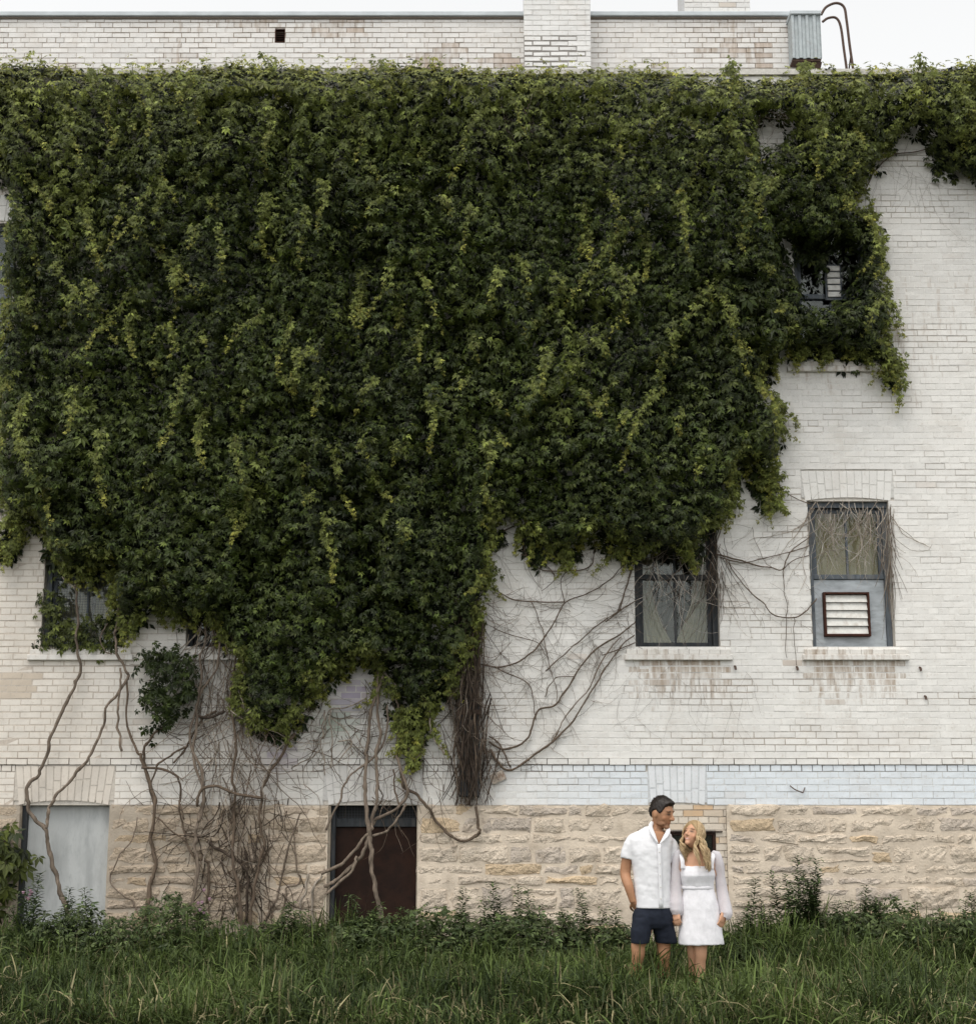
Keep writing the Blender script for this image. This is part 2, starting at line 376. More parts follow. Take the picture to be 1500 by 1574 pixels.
for (gx_, gy_, gr_, gc_) in ((548, 1066, 26, (.42, .34, .50)), (528, 1080, 20, (.45, .40, .52)), (518, 1112, 24, (.42, .52, .42)), (432, 1160, 22, (.40, .34, .42)), (408, 1110, 30, (.30, .27, .28))):
    kk = (np.exp(-(((ppx - gx_) / gr_) ** 2 + ((ppy - gy_) / gr_) ** 2)) * .75)[:, None]; tint = tint * (1 - kk) + np.array(gc_) * kk
# mortar joints
mt = np.tile(np.array([.76, .745, .71]), (nB, 1)); jn = fbm(cx * .9, cz * 5.0, 61, 3) + rr.normal(0, .06, nB)
k_ = (sstep(.50, .78, jn) * .9)[:, None]; mt = mt * (1 - k_) + np.array([.46, .40, .345]) * k_
k_ = sstep(320, 120, ppx)[:, None] * .8; mt = mt * (1 - k_) + np.array([.50, .425, .35]) * k_; rec_left = sstep(320, 120, ppx)
k_ = blue * .75; mt = mt * (1 - k_) + np.array([.60, .62, .63]) * k_
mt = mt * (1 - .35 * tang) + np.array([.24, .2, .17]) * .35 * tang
rec = (.0008 + .0055 * sstep(.48, .78, jn)) * (1 - .6 * rec_left)
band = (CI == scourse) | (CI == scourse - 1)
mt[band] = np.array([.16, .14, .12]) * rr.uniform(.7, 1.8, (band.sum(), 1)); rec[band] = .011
proud = rr.uniform(0, .003, nB); proud[CI == scourse] = .014
vis = ~ivy_cover(ppx, ppy) & (ppx > 8) & (ppx < 1492)
order = np.argsort(np.where(vis & (ppx > 180), B[:, 2], 99)); single = np.zeros(nB, bool); single[order[:300]] = True
V8, f8 = brick_geo(B, WY, proud); tint = np.hstack([tint, stn[:, None]])
wall_cuts = list(OP.values()) + [(v[0], v[1], ZB - .5, v[3]) for v in ()]

def sheet_with_holes(x0, x1, z0, z1, holes, y, depth, t=None):
    """flat wall sheet with openings and their reveals"""
    m = MB(); xs = sorted({x0, x1, *[h[0] for h in holes], *[h[1] for h in holes]}); zs = sorted({z0, z1, *[h[2] for h in holes], *[h[3] for h in holes]})
    xs = [x for x in xs if x0 <= x <= x1]; zs = [z for z in zs if z0 <= z <= z1]
    for a, b in zip(xs, xs[1:]):
        for c, d in zip(zs, zs[1:]):
            mx, mz = (a + b) / 2, (c + d) / 2
            if any(h[0] < mx < h[1] and h[2] < mz < h[3] for h in holes): continue
            m.quad((a, y, c), (b, y, c), (b, y, d), (a, y, d), t)
    for h in holes:
        a, b = max(h[0], x0), min(h[1], x1); c, d = max(h[2], z0), min(h[3], z1); e = y + depth
        m.quad((a, y, c), (a, e, c), (a, e, d), (a, y, d), t); m.quad((b, y, d), (b, e, d), (b, e, c), (b, y, c), t)
        m.quad((a, y, d), (a, e, d), (b, e, d), (b, y, d), t); m.quad((a, y, c), (b, y, c), (b, e, c), (a, e, c), t)
    return m
wall = sheet_with_holes(BX0, BX1, ZB, ZT, list(OP.values()), WY + .013, .24, (.62, .58, .52)).go('brick_wall', MT['mortar'], bld)
Q = quads_at(B, WY + rec)
build('mortar_joints', Q.reshape(-1, 3), np.arange(4 * nB).reshape(nB, 4), MT['mortar'], wall, mt, kind='stuff')
ms = ~single; idx = np.where(ms)[0]
Vs = V8[idx].reshape(-1, 3); Fs = (f8[None] + (np.arange(len(idx)) * 8)[:, None, None]).reshape(-1, 4)
build('bricks', Vs, Fs, MT['brick'], wall, np.repeat(tint[idx], 5, 0), kind='stuff')
for i in np.where(single)[0]: build('brick', V8[i], f8, MT['brick'], wall, tint[i])

def arch_bricks(rect, rise, n, parent, y, cols, name='arch_brick', splay=.35, th=.09, jn_=.0032):
    """flat-topped segmental arch of upright bricks, lower edge rising to the middle"""
    x0, x1, z0, z1 = rect; r = np.random.default_rng(int(abs(x0 * 100)) + 5); w = (x1 - x0)
    q = MB(); q.quad((x0, WY + .003, z0 + rise + .002), (x1, WY + .003, z0 + rise + .002), (x1, WY + .003, z1), (x0, WY + .003, z1), tuple(np.array(cols) * .80)); q.go('arch_mortar', MT['mortar'], parent)
    for i in range(n):
        a, b = i / n, (i + 1) / n
        def P(u, top): s = (u - .5) * w; k = 1.0 if top else 1 - splay * .22; return (x0 + x1) / 2 + s * k
        zl = lambda u: z0 + rise * (1 - (2 * u - 1) ** 2)
        j = jn_; mid = z0 + (z1 - z0) * (.50 + r.uniform(-.16, .16))
        col = np.array(cols) * r.normal(1, .025)
        for (lo, hi) in ((0, 1), (1, 2)):
            za = (zl(a), zl(b)) if lo == 0 else (mid + j, mid + j); zb = (mid - j, mid - j) if lo == 0 else (z1 - j, z1 - j)
            fx = lambda u, z: P(u, False) + (P(u, True) - P(u, False)) * (z - z0) / (z1 - z0)
            V = []
            pr = r.uniform(0, .003)
            pts = [(fx(a, za[0]) + j, za[0]), (fx(b, za[1]) - j, za[1]), (fx(b, zb[1]) - j, zb[1]), (fx(a, zb[0]) + j, zb[0])]
            for (x, z) in pts: V.append((x, y + th, z))
            cxm = sum(p[0] for p in pts) / 4; czm = sum(p[1] for p in pts) / 4
            for (x, z) in pts: V.append((x + .003 * np.sign(cxm - x), y - pr, z + .003 * np.sign(czm - z)))
            build(name, V, [tuple(q) for q in f8], MT['brick'], parent, col)

# ---- stone base
def stone_mesh(x0, x1, z0, z1, y, relief, r):
    nx = max(5, int((x1 - x0) / .042)); nz = max(4, int((z1 - z0) / .036))
    ru, rv_ = .014 / (x1 - x0), .014 / (z1 - z0)
    u = np.concatenate([[0], np.linspace(ru, 1 - ru, nx - 1), [1]]); v = np.concatenate([[0], np.linspace(rv_, 1 - rv_, nz), [1]]); nz += 1; U, Vv = np.meshgrid(u, v, indexing='ij')
    X = x0 + (x1 - x0) * U; Z = z0 + (z1 - z0) * Vv
    s1, s2 = r.uniform(0, 60, 2)
    jx = (fbm(U * 3 + s1, Vv * 3 + s2, 71, 2) - .5); jz = (fbm(U * 3 + s2, Vv * 3 + s1, 72, 2) - .5)
    X = X + jx * .07; Z = Z + jz * .06
    e = np.minimum(np.minimum(U, 1 - U) * (x1 - x0), np.minimum(Vv, 1 - Vv) * (z1 - z0))
    prof = .35 * sstep(0, .013, e) + .65 * sstep(0, .06, e)
    ridg = 1 - np.abs(2 * fbm(X * 7 + s1, Z * 11 + s2, 73, 3) - 1)
    chip = np.abs(2 * fbm(X * 17 + s2, Z * 26 + s1, 77, 2) - 1)
    D = prof * (relief * (.15 + .9 * ridg) + .020 * chip) + r.normal(0, .003, U.shape) * prof
    tilt = r.uniform(-.35, .35) * (Vv - .5) * relief
    Y = y - D - tilt * prof + (1 - (e > 1e-6)) * .02
    V = np.stack([X, Y, Z], -1).reshape(-1, 3); k = nz + 1
    Fc = [(i * k + j, (i + 1) * k + j, (i + 1) * k + j + 1, i * k + j + 1) for i in range(nx) for j in range(nz)]
    return V, Fc
r = np.random.default_rng(17)
fnd = sheet_with_holes(BX0, BX1, -.1, ZB, list(BASE.values()), WY + .03, .26, (.50, .43, .34)).go('stone_base', MT['stonemortar'], bld)
# uneven mortar bed between the stones
nx, nz = 260, 36
gx, gzz = np.meshgrid(np.linspace(BX0, BX1, nx), np.linspace(-.1, ZB - .003, nz), indexing='ij')
yy = WY - .014 - .030 * fbm(gx * 5, gzz * 6, 81, 4)
V = np.stack([gx, yy, gzz], -1).reshape(-1, 3); Fc = []; tt = []
for i in range(nx - 1):
    for j in range(nz - 1):
        mx = (gx[i, j] + gx[i + 1, j]) / 2; mz = (gzz[i, j] + gzz[i, j + 1]) / 2
        if any(h[0] - .01 < mx < h[1] + .01 and h[2] < mz < h[3] for h in BASE.values()): continue
        Fc.append((i * nz + j, (i + 1) * nz + j, (i + 1) * nz + j + 1, i * nz + j + 1))
        p_, _ = PIX(mx, mz); k = float(sstep(560, 250, p_)) * .35  # mortar darkens leftwards too: grime and painted vine shade
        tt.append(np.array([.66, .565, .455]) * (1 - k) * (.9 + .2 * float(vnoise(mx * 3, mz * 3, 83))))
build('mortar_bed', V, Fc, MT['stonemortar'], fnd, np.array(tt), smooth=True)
z = 0.0
while z < ZB - .05:
    h = min(r.uniform(.10, .235), ZB - z)
    if ZB - z - h < .1: h = ZB - z
    cc = [(c[0] - .02, c[1] + .02) for c in BASE.values()]
    for s, e in clip(-6.3, 6.3, cc):
        x = s
        while x < e - .05:
            wd = r.uniform(.15, .62)
            if e - x - wd < .18: wd = e - x
            cells = [(x, x + wd, z, z + h)]
            if h > .17 and r.random() < .25:
                k = r.uniform(.35, .65); cells = [(x, x + wd, z, z + h * k), (x, x + wd, z + h * k, z + h)]
            for (a, b, c, d) in cells:
                g_ = r.uniform(.004, .014)
                V, Fc = stone_mesh(a + g_, b - g_, c + g_ * .8, d - g_ * .8, WY - .026, r.uniform(.006, .026), r)
                p_, q_ = PIX((a + b) / 2, (c + d) / 2); q = r.random()
                col = np.array([.70, .60, .485]) if q < .72 else (np.array([.68, .53, .36]) if q < .82 else np.array([.60, .52, .44]))
                k = float(sstep(600, 250, p_)) * .30; col = col * (1 - k) * r.normal(1, .05)  # darker leftwards: grime, plus vine shade put into the stone colour
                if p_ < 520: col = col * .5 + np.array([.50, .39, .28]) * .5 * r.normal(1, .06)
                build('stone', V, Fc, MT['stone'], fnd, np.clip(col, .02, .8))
            x += wd
    z += h
# ---- the rest of the shell: side walls, back, roof
m = MB()
m.quad((BX0, WY + .02, -.1), (BX0, WY + 9, -.1), (BX0, WY + 9, ZT), (BX0, WY + .02, ZT), (.72, .7, .66))
m.quad((BX1, WY + .02, -.1), (BX1, WY + 9, -.1), (BX1, WY + 9, ZT), (BX1, WY + .02, ZT), (.72, .7, .66))
m.quad((BX0, WY + 9, -.1), (BX1, WY + 9, -.1), (BX1, WY + 9, ZT), (BX0, WY + 9, ZT), (.72, .7, .66))
m.go('side_walls', MT['mortar'], bld)
m = MB(); m.box(BX0, BX1, WY + .3, WY + 9.0, ZT - .5, ZT - .4); m.go('roof', MT['roof'], bld, tint=False)
m = MB(); m.box(BX0 - .03, BX1 + .03, WY - .035, WY + .30, ZT + .002, ZT + .07, (.6, .58, .54)); m.go('coping', MT['mortar'], bld)
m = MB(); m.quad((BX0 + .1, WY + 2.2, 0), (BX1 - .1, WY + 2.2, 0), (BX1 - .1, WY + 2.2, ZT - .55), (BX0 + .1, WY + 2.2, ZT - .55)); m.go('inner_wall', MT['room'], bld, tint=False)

# ---- windows
def rim(m, x0, x1, z0, z1, y0, y1, w, wb=None, wt=None):
    wb = w if wb is None else wb; wt = w if wt is None else wt
    m.box(x0, x0 + w, y0, y1, z0, z1, c=.004); m.box(x1 - w, x1, y0, y1, z0, z1, c=.004)
    m.box(x0 + w, x1 - w, y0 + .002, y1, z0, z0 + wb, c=.004); m.box(x0 + w, x1 - w, y0 + .002, y1, z1 - wt, z1, c=.004)
def wavy(x0, x1, z0, z1, y, amp, freq, gather, seed):
    n, k = 36, 6; V = []; r = np.random.default_rng(seed); ph = r.uniform(0, 6)
    for j in range(k + 1):
        t = j / k
        for i in range(n + 1):
            u = i / n; s = 1 - gather * math.sin(math.pi * t)
            V.append(((x0 + (x1 - x0) * u * s), y + amp * math.sin(u * freq + ph + .6 * math.sin(3 * t)), z0 + (z1 - z0) * t))
    return V, [(j * (n + 1) + i, j * (n + 1) + i + 1, (j + 1) * (n + 1) + i + 1, (j + 1) * (n + 1) + i) for j in range(k) for i in range(n)]
def sill(win, x0, x1, ztop, seed, stain=False):
    r = np.random.default_rng(seed); x = x0 - .10; e = x1 + .10; n = int((e - x) / .108); d = (e - x) / n
    for i in range(n):
        m = MB(); c = np.array([.76, .735, .69]) * r.normal(1, .02)
        m.box(x + i * d + .0012, x + (i + 1) * d - .0012, WY - .040 - r.uniform(0, .002), WY + .14, ztop - .058, ztop - .004, tuple(c), c=.004)
        o_ = build('sill_brick', m.V, m.F, MT['brick'], win, np.tile(np.append(c, .95 * r.random() if stain else .3), (len(m.F), 1)))
    m = MB(); m.box(x0 - .12, x1 + .12, WY - .052, WY + .10, ztop - .118, ztop - .060, c=.006); c = np.array([.77, .75, .71, .62 if stain else .4])
    build('sill_slab', m.V, m.F, MT['brick'], win, np.tile(c, (len(m.F), 1)))
def window(k, fm, kind):
    x0, x1, z0, z1 = OP[k]; y = WY + .10
    m = MB(); rim(m, x0, x1, z0, z1, y, y + .12, .055, .03, .06)
    if kind == 'board': m.add([(x0 + (x1 - x0) * i / 12, yy_, z1 - .06 + (0 if t == 0 else .062 + .035 * (1 - (2 * i / 12 - 1) ** 2))) for yy_ in (y - .03, y + .1) for t in (0, 1) for i in range(13)],
        [(i, i + 1, 13 + i + 1, 13 + i) for i in range(12)] + [(13 + i, 13 + i + 1, 39 + i + 1, 39 + i) for i in range(12)] + [(i + 1, i, 26 + i, 27 + i) for i in range(12)])
    win = m.go('window', fm, bld, tint=False)
    a, b, c, d = x0 + .057, x1 - .057, z0 + .032, z1 - .062; mid = (c + d) / 2
    for s, (lo, hi, yo) in enumerate(((mid - .02, d, .035), (c, mid + .02, .06))):
        if kind == 'board' and s == 1: continue
        sm = MB(); rim(sm, a, b, lo, hi, y + yo, y + yo + .035, .045, .055, .045); cxm = (a + b) / 2
        sm.box(cxm - .012, cxm + .012, y + yo + .004, y + yo + .03, lo + .05, hi - .045, c=.003); sm.go('sash', fm, win, tint=False)
        for (p, q) in ((a + .046, cxm - .013), (cxm + .013, b - .046)):
            pm = MB(); pm.box(p, q, y + yo + .014, y + yo + .018, lo + .056, hi - .046); pm.go('pane', MT['glass'], win, tint=False)
    return win, (a, b, c, d, mid, y)
def curtains(win, g, m, seed, gather=.25):
    a, b, c, d, mid, y = g; cxm = (a + b) / 2
    V, Fc = wavy(a, cxm + .02, c, d, y + .30, .022, 38, gather, seed); build('curtain', V, Fc, m, win, smooth=True)
    V, Fc = wavy(b, cxm - .02, c, d, y + .30, .022, 38, gather, seed + 1); build('curtain', V, Fc, m, win, smooth=True)
tagged = {}
wA, gA = window('A', MT['frame'], 'sash'); curtains(wA, gA, MT['curtain'], 3, .12)
m = MB(); a, b, c, d, mid, y = gA                          # wire guard over the panes
for x in np.arange(a, b, .028): m.box(x, x + .0022, y - .012, y - .010, c, d)
for z in np.arange(c, d, .028): m.box(a, b, y - .0155, y - .0135, z, z + .0022)
m.go('wire_guard', MT['wire'], wA, tint=False)
wB, gB = window('B', MT['darkframe'], 'sash'); wC, gC = window('C', MT['darkframe'], 'sash')
wD, gD = window('D', MT['darkframe'], 'sash'); curtains(wD, gD, MT['curtain'], 9, .62)
wE, gE = window('E', MT['frame'], 'board')
a, b, c, d, mid, y = gE
V, Fc = wavy(a, b, mid, d, y + .16, .012, 26, 0, 5); build('blind', V, Fc, MT['blind'], wE, smooth=True)
m = MB(); m.box(a, b, y + .03, y + .055, c - .004, mid - .022, c=.004); m.go('plywood_panel', MT['plywood'], wE, tint=False)
m = MB(); m.box(a, b, y + .012, y + .05, mid - .02, mid + .03, c=.004); m.go('meeting_rail', MT['frame'], wE, tint=False)
lx0, lx1, lz0, lz1 = WX(1270, 975), WX(1341, 975), WZ(977), WZ(909)
m = MB(); rim(m, lx0, lx1, lz0, lz1, y - .05, y + .028, .022); ven = m.go('vent', MT['rust'], wE, tint=False)
n = 5
for i in range(n):
    z0_ = lz0 + .024 + (lz1 - lz0 - .048) * i / n; z1_ = lz0 + .024 + (lz1 - lz0 - .048) * (i + 1) / n
    m = MB(); dx = .0 if i != 2 else .004
    m.add([(lx0 + .024, y - .034, z0_ + .003 + dx), (lx1 - .024, y - .034, z0_ + .003 - dx), (lx1 - .024, y - .006, z1_ - .001), (lx0 + .024, y - .006, z1_ - .001),
           (lx0 + .024, y - .030, z0_ + .001 + dx), (lx1 - .024, y - .030, z0_ + .001 - dx), (lx1 - .024, y - .002, z1_ - .003), (lx0 + .024, y - .002, z1_ - .003)],
          [(0, 1, 2, 3), (7, 6, 5, 4), (0, 4, 5, 1), (3, 2, 6, 7)]); m.go('vent_slat', MT['louver'], wE, tint=False)
wF, gF = window('F', MT['frame'], 'sash'); wG, gG = window('G', MT['frame'], 'sash')
a, b, c, d, mid, y = gF
m = MB(); m.box(a + .30, b - .25, y - .01, y + .03, mid - .05, mid + .36, c=.004); m.go('vent_board', MT['frame'], wF, tint=False)
for i in range(5):
    m = MB(); z_ = mid - .02 + i * .075; m.box(a + .32, b - .27, y - .035, y - .015, z_, z_ + .058, c=.004); m.go('vent_slat', MT['louver'], wF, tint=False)
for k, wn, st in (('A', wA, 0), ('B', wB, 0), ('C', wC, 0), ('D', wD, 1), ('E', wE, 1), ('F', wF, 1)):
    sill(wn, OP[k][0], OP[k][1], OP[k][2], ord(k), st)
for k, wn in (('A', wA), ('B', wB), ('C', wC), ('D', wD), ('E', wE), ('F', wF), ('G', wG)): arch_bricks(WARCH[k], .035, 12, wn, WY, (.79, .775, .74), splay=.3, th=.10, jn_=.0018)
# ---- basement openings
x0, x1, z0, z1 = BASE['board']
m = MB(); m.box(x0 + .05, x1 - .004, WY + .11, WY + .14, .30, z1 + .05, c=.004); m.box(x0 + .05, x1 - .004, WY + .10, WY + .14, -.05, .29, c=.004)
bo = m.go('boarded_opening', MT['board'], bld, tint=False)
m = MB(); m.box(x0 + .002, x0 + .05, WY + .06, WY + .16, -.05, z1, c=.004); m.go('jamb', MT['darkframe'], bo, tint=False)
arch_bricks(ARCH['board'], .045, 13, bo, WY, (.72, .66, .585), splay=.45)
x0, x1, z0, z1 = BASE['door']
ztr = WZ(1272)
m = MB(); m.box(x0 + .04, x1 - .01, WY + .16, WY + .19, -.05, ztr, c=.004); dr = m.go('door', MT['rustdoor'], bld, tint=False)
m = MB(); m.box(x0 + .004, x0 + .045, WY + .08, WY + .2, -.05, z1 + .04, c=.004); m.box(x0 + .046, x1 - .01, WY + .13, WY + .2, ztr + .003, ztr + .09, c=.004); m.go('door_frame', MT['darkframe'], dr, tint=False)
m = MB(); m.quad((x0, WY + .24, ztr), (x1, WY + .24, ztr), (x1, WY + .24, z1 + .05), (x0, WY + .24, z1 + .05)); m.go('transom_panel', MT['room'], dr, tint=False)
m = MB()
for x in np.arange(x0 + .05, x1 - .01, .03): m.box(x, x + .003, WY + .17, WY + .173, ztr + .09, z1 + .04)
for z in np.arange(ztr + .1, z1 + .04, .03): m.box(x0 + .05, x1 - .01, WY + .166, WY + .169, z, z + .003)
m.go('wire_guard', MT['wire'], dr, tint=False)
arch_bricks(ARCH['door'], .045, 13, dr, WY, (.74, .72, .69), splay=.45)
x0, x1, z0, z1 = BASE['infill']
small = (WX(1030, 1300), WX(1100, 1300), WZ(1337), WZ(1280))
inf = sheet_with_holes(x0, x1, -.05, z1 + .06, [small], WY + .02, .05, (.60, .55, .48)).go('brick_infill', MT['mortar'], bld)
IL = brick_layout(x0, x1, 0, z1 + .01, [small], ch=.0677, bl=.205, header=3)
Bi = np.array([l[:4] for l in IL]); Vi, fi = brick_geo(Bi, WY + .008, rr.uniform(0, .003, len(Bi)), seed=9)
for i in range(len(Bi)):
    q = rr.random(); c = np.array([.70, .62, .52]) if q < .85 else (np.array([.68, .57, .45]) if q < .98 else np.array([.64, .45, .28]))
    build('brick', Vi[i], fi, MT['brick'], inf, c * rr.normal(1, .04))
m = MB(); rim(m, *small, WY - .005, WY + .06, .03); m.box(small[0] + .03, small[1] - .03, WY + .02, WY + .05, (small[2] + small[3]) / 2 - .012, (small[2] + small[3]) / 2 + .012)
m.box(small[0] - .03, small[1] + .07, WY - .02, WY + .03, small[3] + .002, small[3] + .014); sw = m.go('basement_window', MT['rustdoor'], inf, tint=False)
m = MB(); m.box(small[0] + .03, small[1] - .03, WY + .034, WY + .038, small[2] + .03, small[3] - .03); m.go('pane', MT['glass'], inf, tint=False)
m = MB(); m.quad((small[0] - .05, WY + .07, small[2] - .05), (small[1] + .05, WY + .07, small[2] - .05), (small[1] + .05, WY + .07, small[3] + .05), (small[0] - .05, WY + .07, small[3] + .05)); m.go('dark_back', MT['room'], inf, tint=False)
arch_bricks(ARCH['infill'], .025, 8, inf, WY, (.76, .78, .80), splay=.3)

# ================================================================== TALLER BLOCK BEHIND
UT = WZ(29, UY); UXR = WX(1258, 60, UY); UZ0 = ZT - .4
rear = thing('taller_brick_block', (0, UY, UZ0), 'taller weathered white brick block with chimneys rising behind the creeper', 'building')
vx0, vx1, vz0, vz1 = WX(423, 54, UY), WX(438, 54, UY), WZ(64, UY), WZ(44, UY)
LU = brick_layout(-9.0, UXR, UZ0, UT, [(vx0, vx1, vz0, vz1)])
B = np.array([l[:4] for l in LU]); n = len(B); cx = (B[:, 0] + B[:, 1]) / 2; cz = (B[:, 2] + B[:, 3]) / 2
upx, upy = PIX(cx, cz, UY)
tint = np.tile(np.array([.76, .745, .72]), (n, 1)) * rr.normal(1, .03, (n, 1))
wv = fbm(cx * 1.1, cz * 1.6, 91) + .10 * sstep(80, 40, upy) + rr.normal(0, .07, n)
for (a, b, rx, ry, s) in ((1010, 95, 14, 8, .45), (1122, 78, 16, 14, .35), (1170, 85, 22, 22, .28), (790, 100, 16, 9, .4), (1135, 40, 14, 10, .3), (445, 85, 30, 10, .2), (60, 30, 40, 6, .2), (1075, 83, 8, 8, .3), (1178, 70, 5, 45, .3), (960, 110, 10, 5, .4)):
    wv = wv + s * np.exp(-(((upx - a) / rx) ** 2 + ((upy - b) / ry) ** 2))
wc = np.where(rr.random(n)[:, None] < .6, np.array([.50, .46, .43]), np.array([.48, .38, .31])) * rr.normal(1, .08, (n, 1))
k_ = (sstep(.58, .95, wv) * .8)[:, None]; tint = tint * (1 - k_) + wc * k_
mt = np.tile(np.array([.62, .59, .55]), (n, 1)); k_ = (sstep(.38, .62, wv + .12 * rr.random(n)) * .95)[:, None]; mt = mt * (1 - k_) + np.array([.36, .29, .23]) * k_
m = sheet_with_holes(-9.0, UXR, UZ0, UT, [(vx0, vx1, vz0, vz1)], UY + .013, .2, (.6, .55, .5))
m.quad((UXR, UY + .013, UZ0), (UXR, UY + 7, UZ0), (UXR, UY + 7, UT), (UXR, UY + .013, UT), (.6, .55, .5)); m.quad((-9, UY + .013, UZ0), (-9, UY + 7, UZ0), (-9, UY + 7, UT), (-9, UY + .013, UT), (.6, .55, .5))
m.quad((-9, UY + 7, UZ0), (UXR, UY + 7, UZ0), (UXR, UY + 7, UT), (-9, UY + 7, UT), (.6, .55, .5))
uw = m.go('brick_wall', MT['mortar'], rear)
rec = .003 + .007 * sstep(.45, .75, wv)
build('mortar_joints', quads_at(B, UY + rec).reshape(-1, 3), np.arange(4 * n).reshape(n, 4), MT['mortar'], uw, mt, kind='stuff')
V8, f8 = brick_geo(B, UY, rr.uniform(0, .004, n), seed=12); tint = np.hstack([tint, (.25 + .6 * sstep(.45, .85, wv))[:, None]])
build('bricks', V8.reshape(-1, 3), (f8[None] + (np.arange(n) * 8)[:, None, None]).reshape(-1, 4), MT['brick'], uw, np.repeat(tint, 5, 0), kind='stuff')
m = MB(); m.box(-9.05, UXR + .03, UY - .05, UY + .4, UT + .025, UT + .085, c=.008); m.go('coping', MT['coping'], rear, tint=False)
m = MB(); m.box(-9.02, UXR + .01, UY - .02, UY + .3, UT + .002, UT + .024, (.2, .17, .14)); m.go('coping_shadow_strip', MT['mortar'], rear)  # dark strip painting the shadow line under the coping
m = MB(); m.box(-9, UXR, UY + .3, UY + 7, UT - .12, UT - .05); m.go('roof', MT['roof'], rear, tint=False)
m = MB(); rim(m, vx0, vx1, vz0, vz1, UY - .006, UY + .05, .008)
lv = m.go('louvre_vent', MT['rust'], rear, tint=False)
for i in range(5):
    z_ = vz0 + .01 + (vz1 - vz0 - .02) * i / 5
    m = MB(); m.add([(vx0 + .008, UY + .0, z_), (vx1 - .008, UY + .0, z_), (vx1 - .008, UY + .03, z_ + .022), (vx0 + .008, UY + .03, z_ + .022)], [(0, 1, 2, 3)]); m.go('vent_slat', MT['rust'], lv, tint=False)
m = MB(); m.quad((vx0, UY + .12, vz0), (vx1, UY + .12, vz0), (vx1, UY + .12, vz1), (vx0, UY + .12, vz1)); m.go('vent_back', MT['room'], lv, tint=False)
# broad chimney standing in front of the block
def chimney(name, x0, x1, y0, y1, z0, z1, raw, seed):
    c_ = MB(); c_.box(x0 + .012, x1 - .012, y0 + .012, y1, z0, z1, (.62, .61, .6)); ch = c_.go(name, MT['mortar'], rear)
    L = brick_layout(x0, x1, z0, z1, [], header=99); B = np.array([l[:4] for l in L]); r = np.random.default_rng(seed); rest = []
    for i, l in enumerate(B):
        px_, py_ = PIX((l[0] + l[1]) / 2, (l[2] + l[3]) / 2, y0)
        k = raw and py_ > 58 and px_ < 893 - 60 * abs(vnoise(l[2] * 9, 3, 7) - .5)
        jt = .024 if k else .007
        V, f = brick_geo(l[None], y0, np.array([r.uniform(.0, .004)]), jt=jt, seed=i)
        col = np.array([.78, .775, .76]) * r.normal(1, .03); 
        if not k and raw is False and r.random() < .15: col = col * np.array([.8, .74, .68])
        if k: build('brick', V[0], f, MT['brick'], ch, col)
        else: rest.append((V[0], f, col))
        mc = np.array([.30, .28, .26]) if k else np.array([.66, .65, .63])
        rest.append((quads_at(l[None], y0 + .0065)[0], None, mc))
    m1 = MB(); m2 = MB()
    for V, f, c in rest:
        if f is None: m2.add(V, [(0, 1, 2, 3)], tuple(c))
        else: m1.add(V, [tuple(q) for q in f], tuple(c))
    m1.go('bricks', MT['brick'], ch, kind='stuff'); m2.go('mortar_joints', MT['mortar'], ch, kind='stuff')
    return ch
chimney('chimney', WX(805, 60, UY - .3), WX(908, 60, UY - .3), UY - .3, UY + .45, UZ0, UT + 1.3, True, 3)
chimney('chimney', WX(1052, 20, UY), WX(1153, 20, UY), UY - .004, UY + .7, UT + .09, UT + 1.0, False, 4)

# metal hopper box on the corner and the roof ladder
hx0, hx1, hz0, hz1 = WX(1217, 55, UY - .25), WX(1262, 55, UY - .25), WZ(88, UY - .25), WZ(22, UY - .25)
hop = thing('metal_scupper_box', ((hx0 + hx1) / 2, UY, hz0), 'corrugated grey metal box on the roof corner of the taller block', 'metal box')
m = MB(); n = 24; P = []
for i in range(n + 1):
    x = hx0 + (hx1 - hx0) * i / n; y_ = UY - .25 + (.022 if (i // 3) % 2 else 0); P.append((x, y_))
Vv = [(x, y_, hz0) for x, y_ in P] + [(x, y_, hz1) for x, y_ in P]; m.add(Vv, [(i, i + 1, n + 2 + i, n + 1 + i) for i in range(n)])
m.quad((hx0, UY - .25, hz0), (hx0, UY - .03, hz0), (hx0, UY - .03, hz1), (hx0, UY - .25, hz1)); m.quad((hx1, UY - .25, hz0), (hx1, UY + .2, hz0), (hx1, UY + .2, hz1), (hx1, UY - .25, hz1)); m.go('corrugated_panel', MT['metal'], hop, tint=False)
m = MB(); m.box(hx0 - .01, hx1 + .01, UY - .27, UY + .1, hz1 + .002, hz1 + .05, c=.006); m.go('lid', MT['coping'], hop, tint=False)
m = MB(); m.box(hx0 + .005, hx1 - .005, UY - .22, UY - .06, hz0 - .025, hz0 - .002); m.add([(hx1 - .12, UY - .2, hz0 - .03), (hx1 + .01, UY - .2, hz0 - .03), (hx1 - .10, UY - .06, hz0 - .24), (hx1 - .03, UY - .06, hz0 - .24)], [(0, 1, 3, 2)])
m.go('underside', MT['iron'], hop, tint=False)
lad = thing('roof_ladder', W(1306, 112, UY + .6), 'rusty iron ladder with hooped rails curving over the roof edge', 'ladder')
lad.location.z = ZT - .4; ORG[lad.name][2] = ZT - .4
rails = []
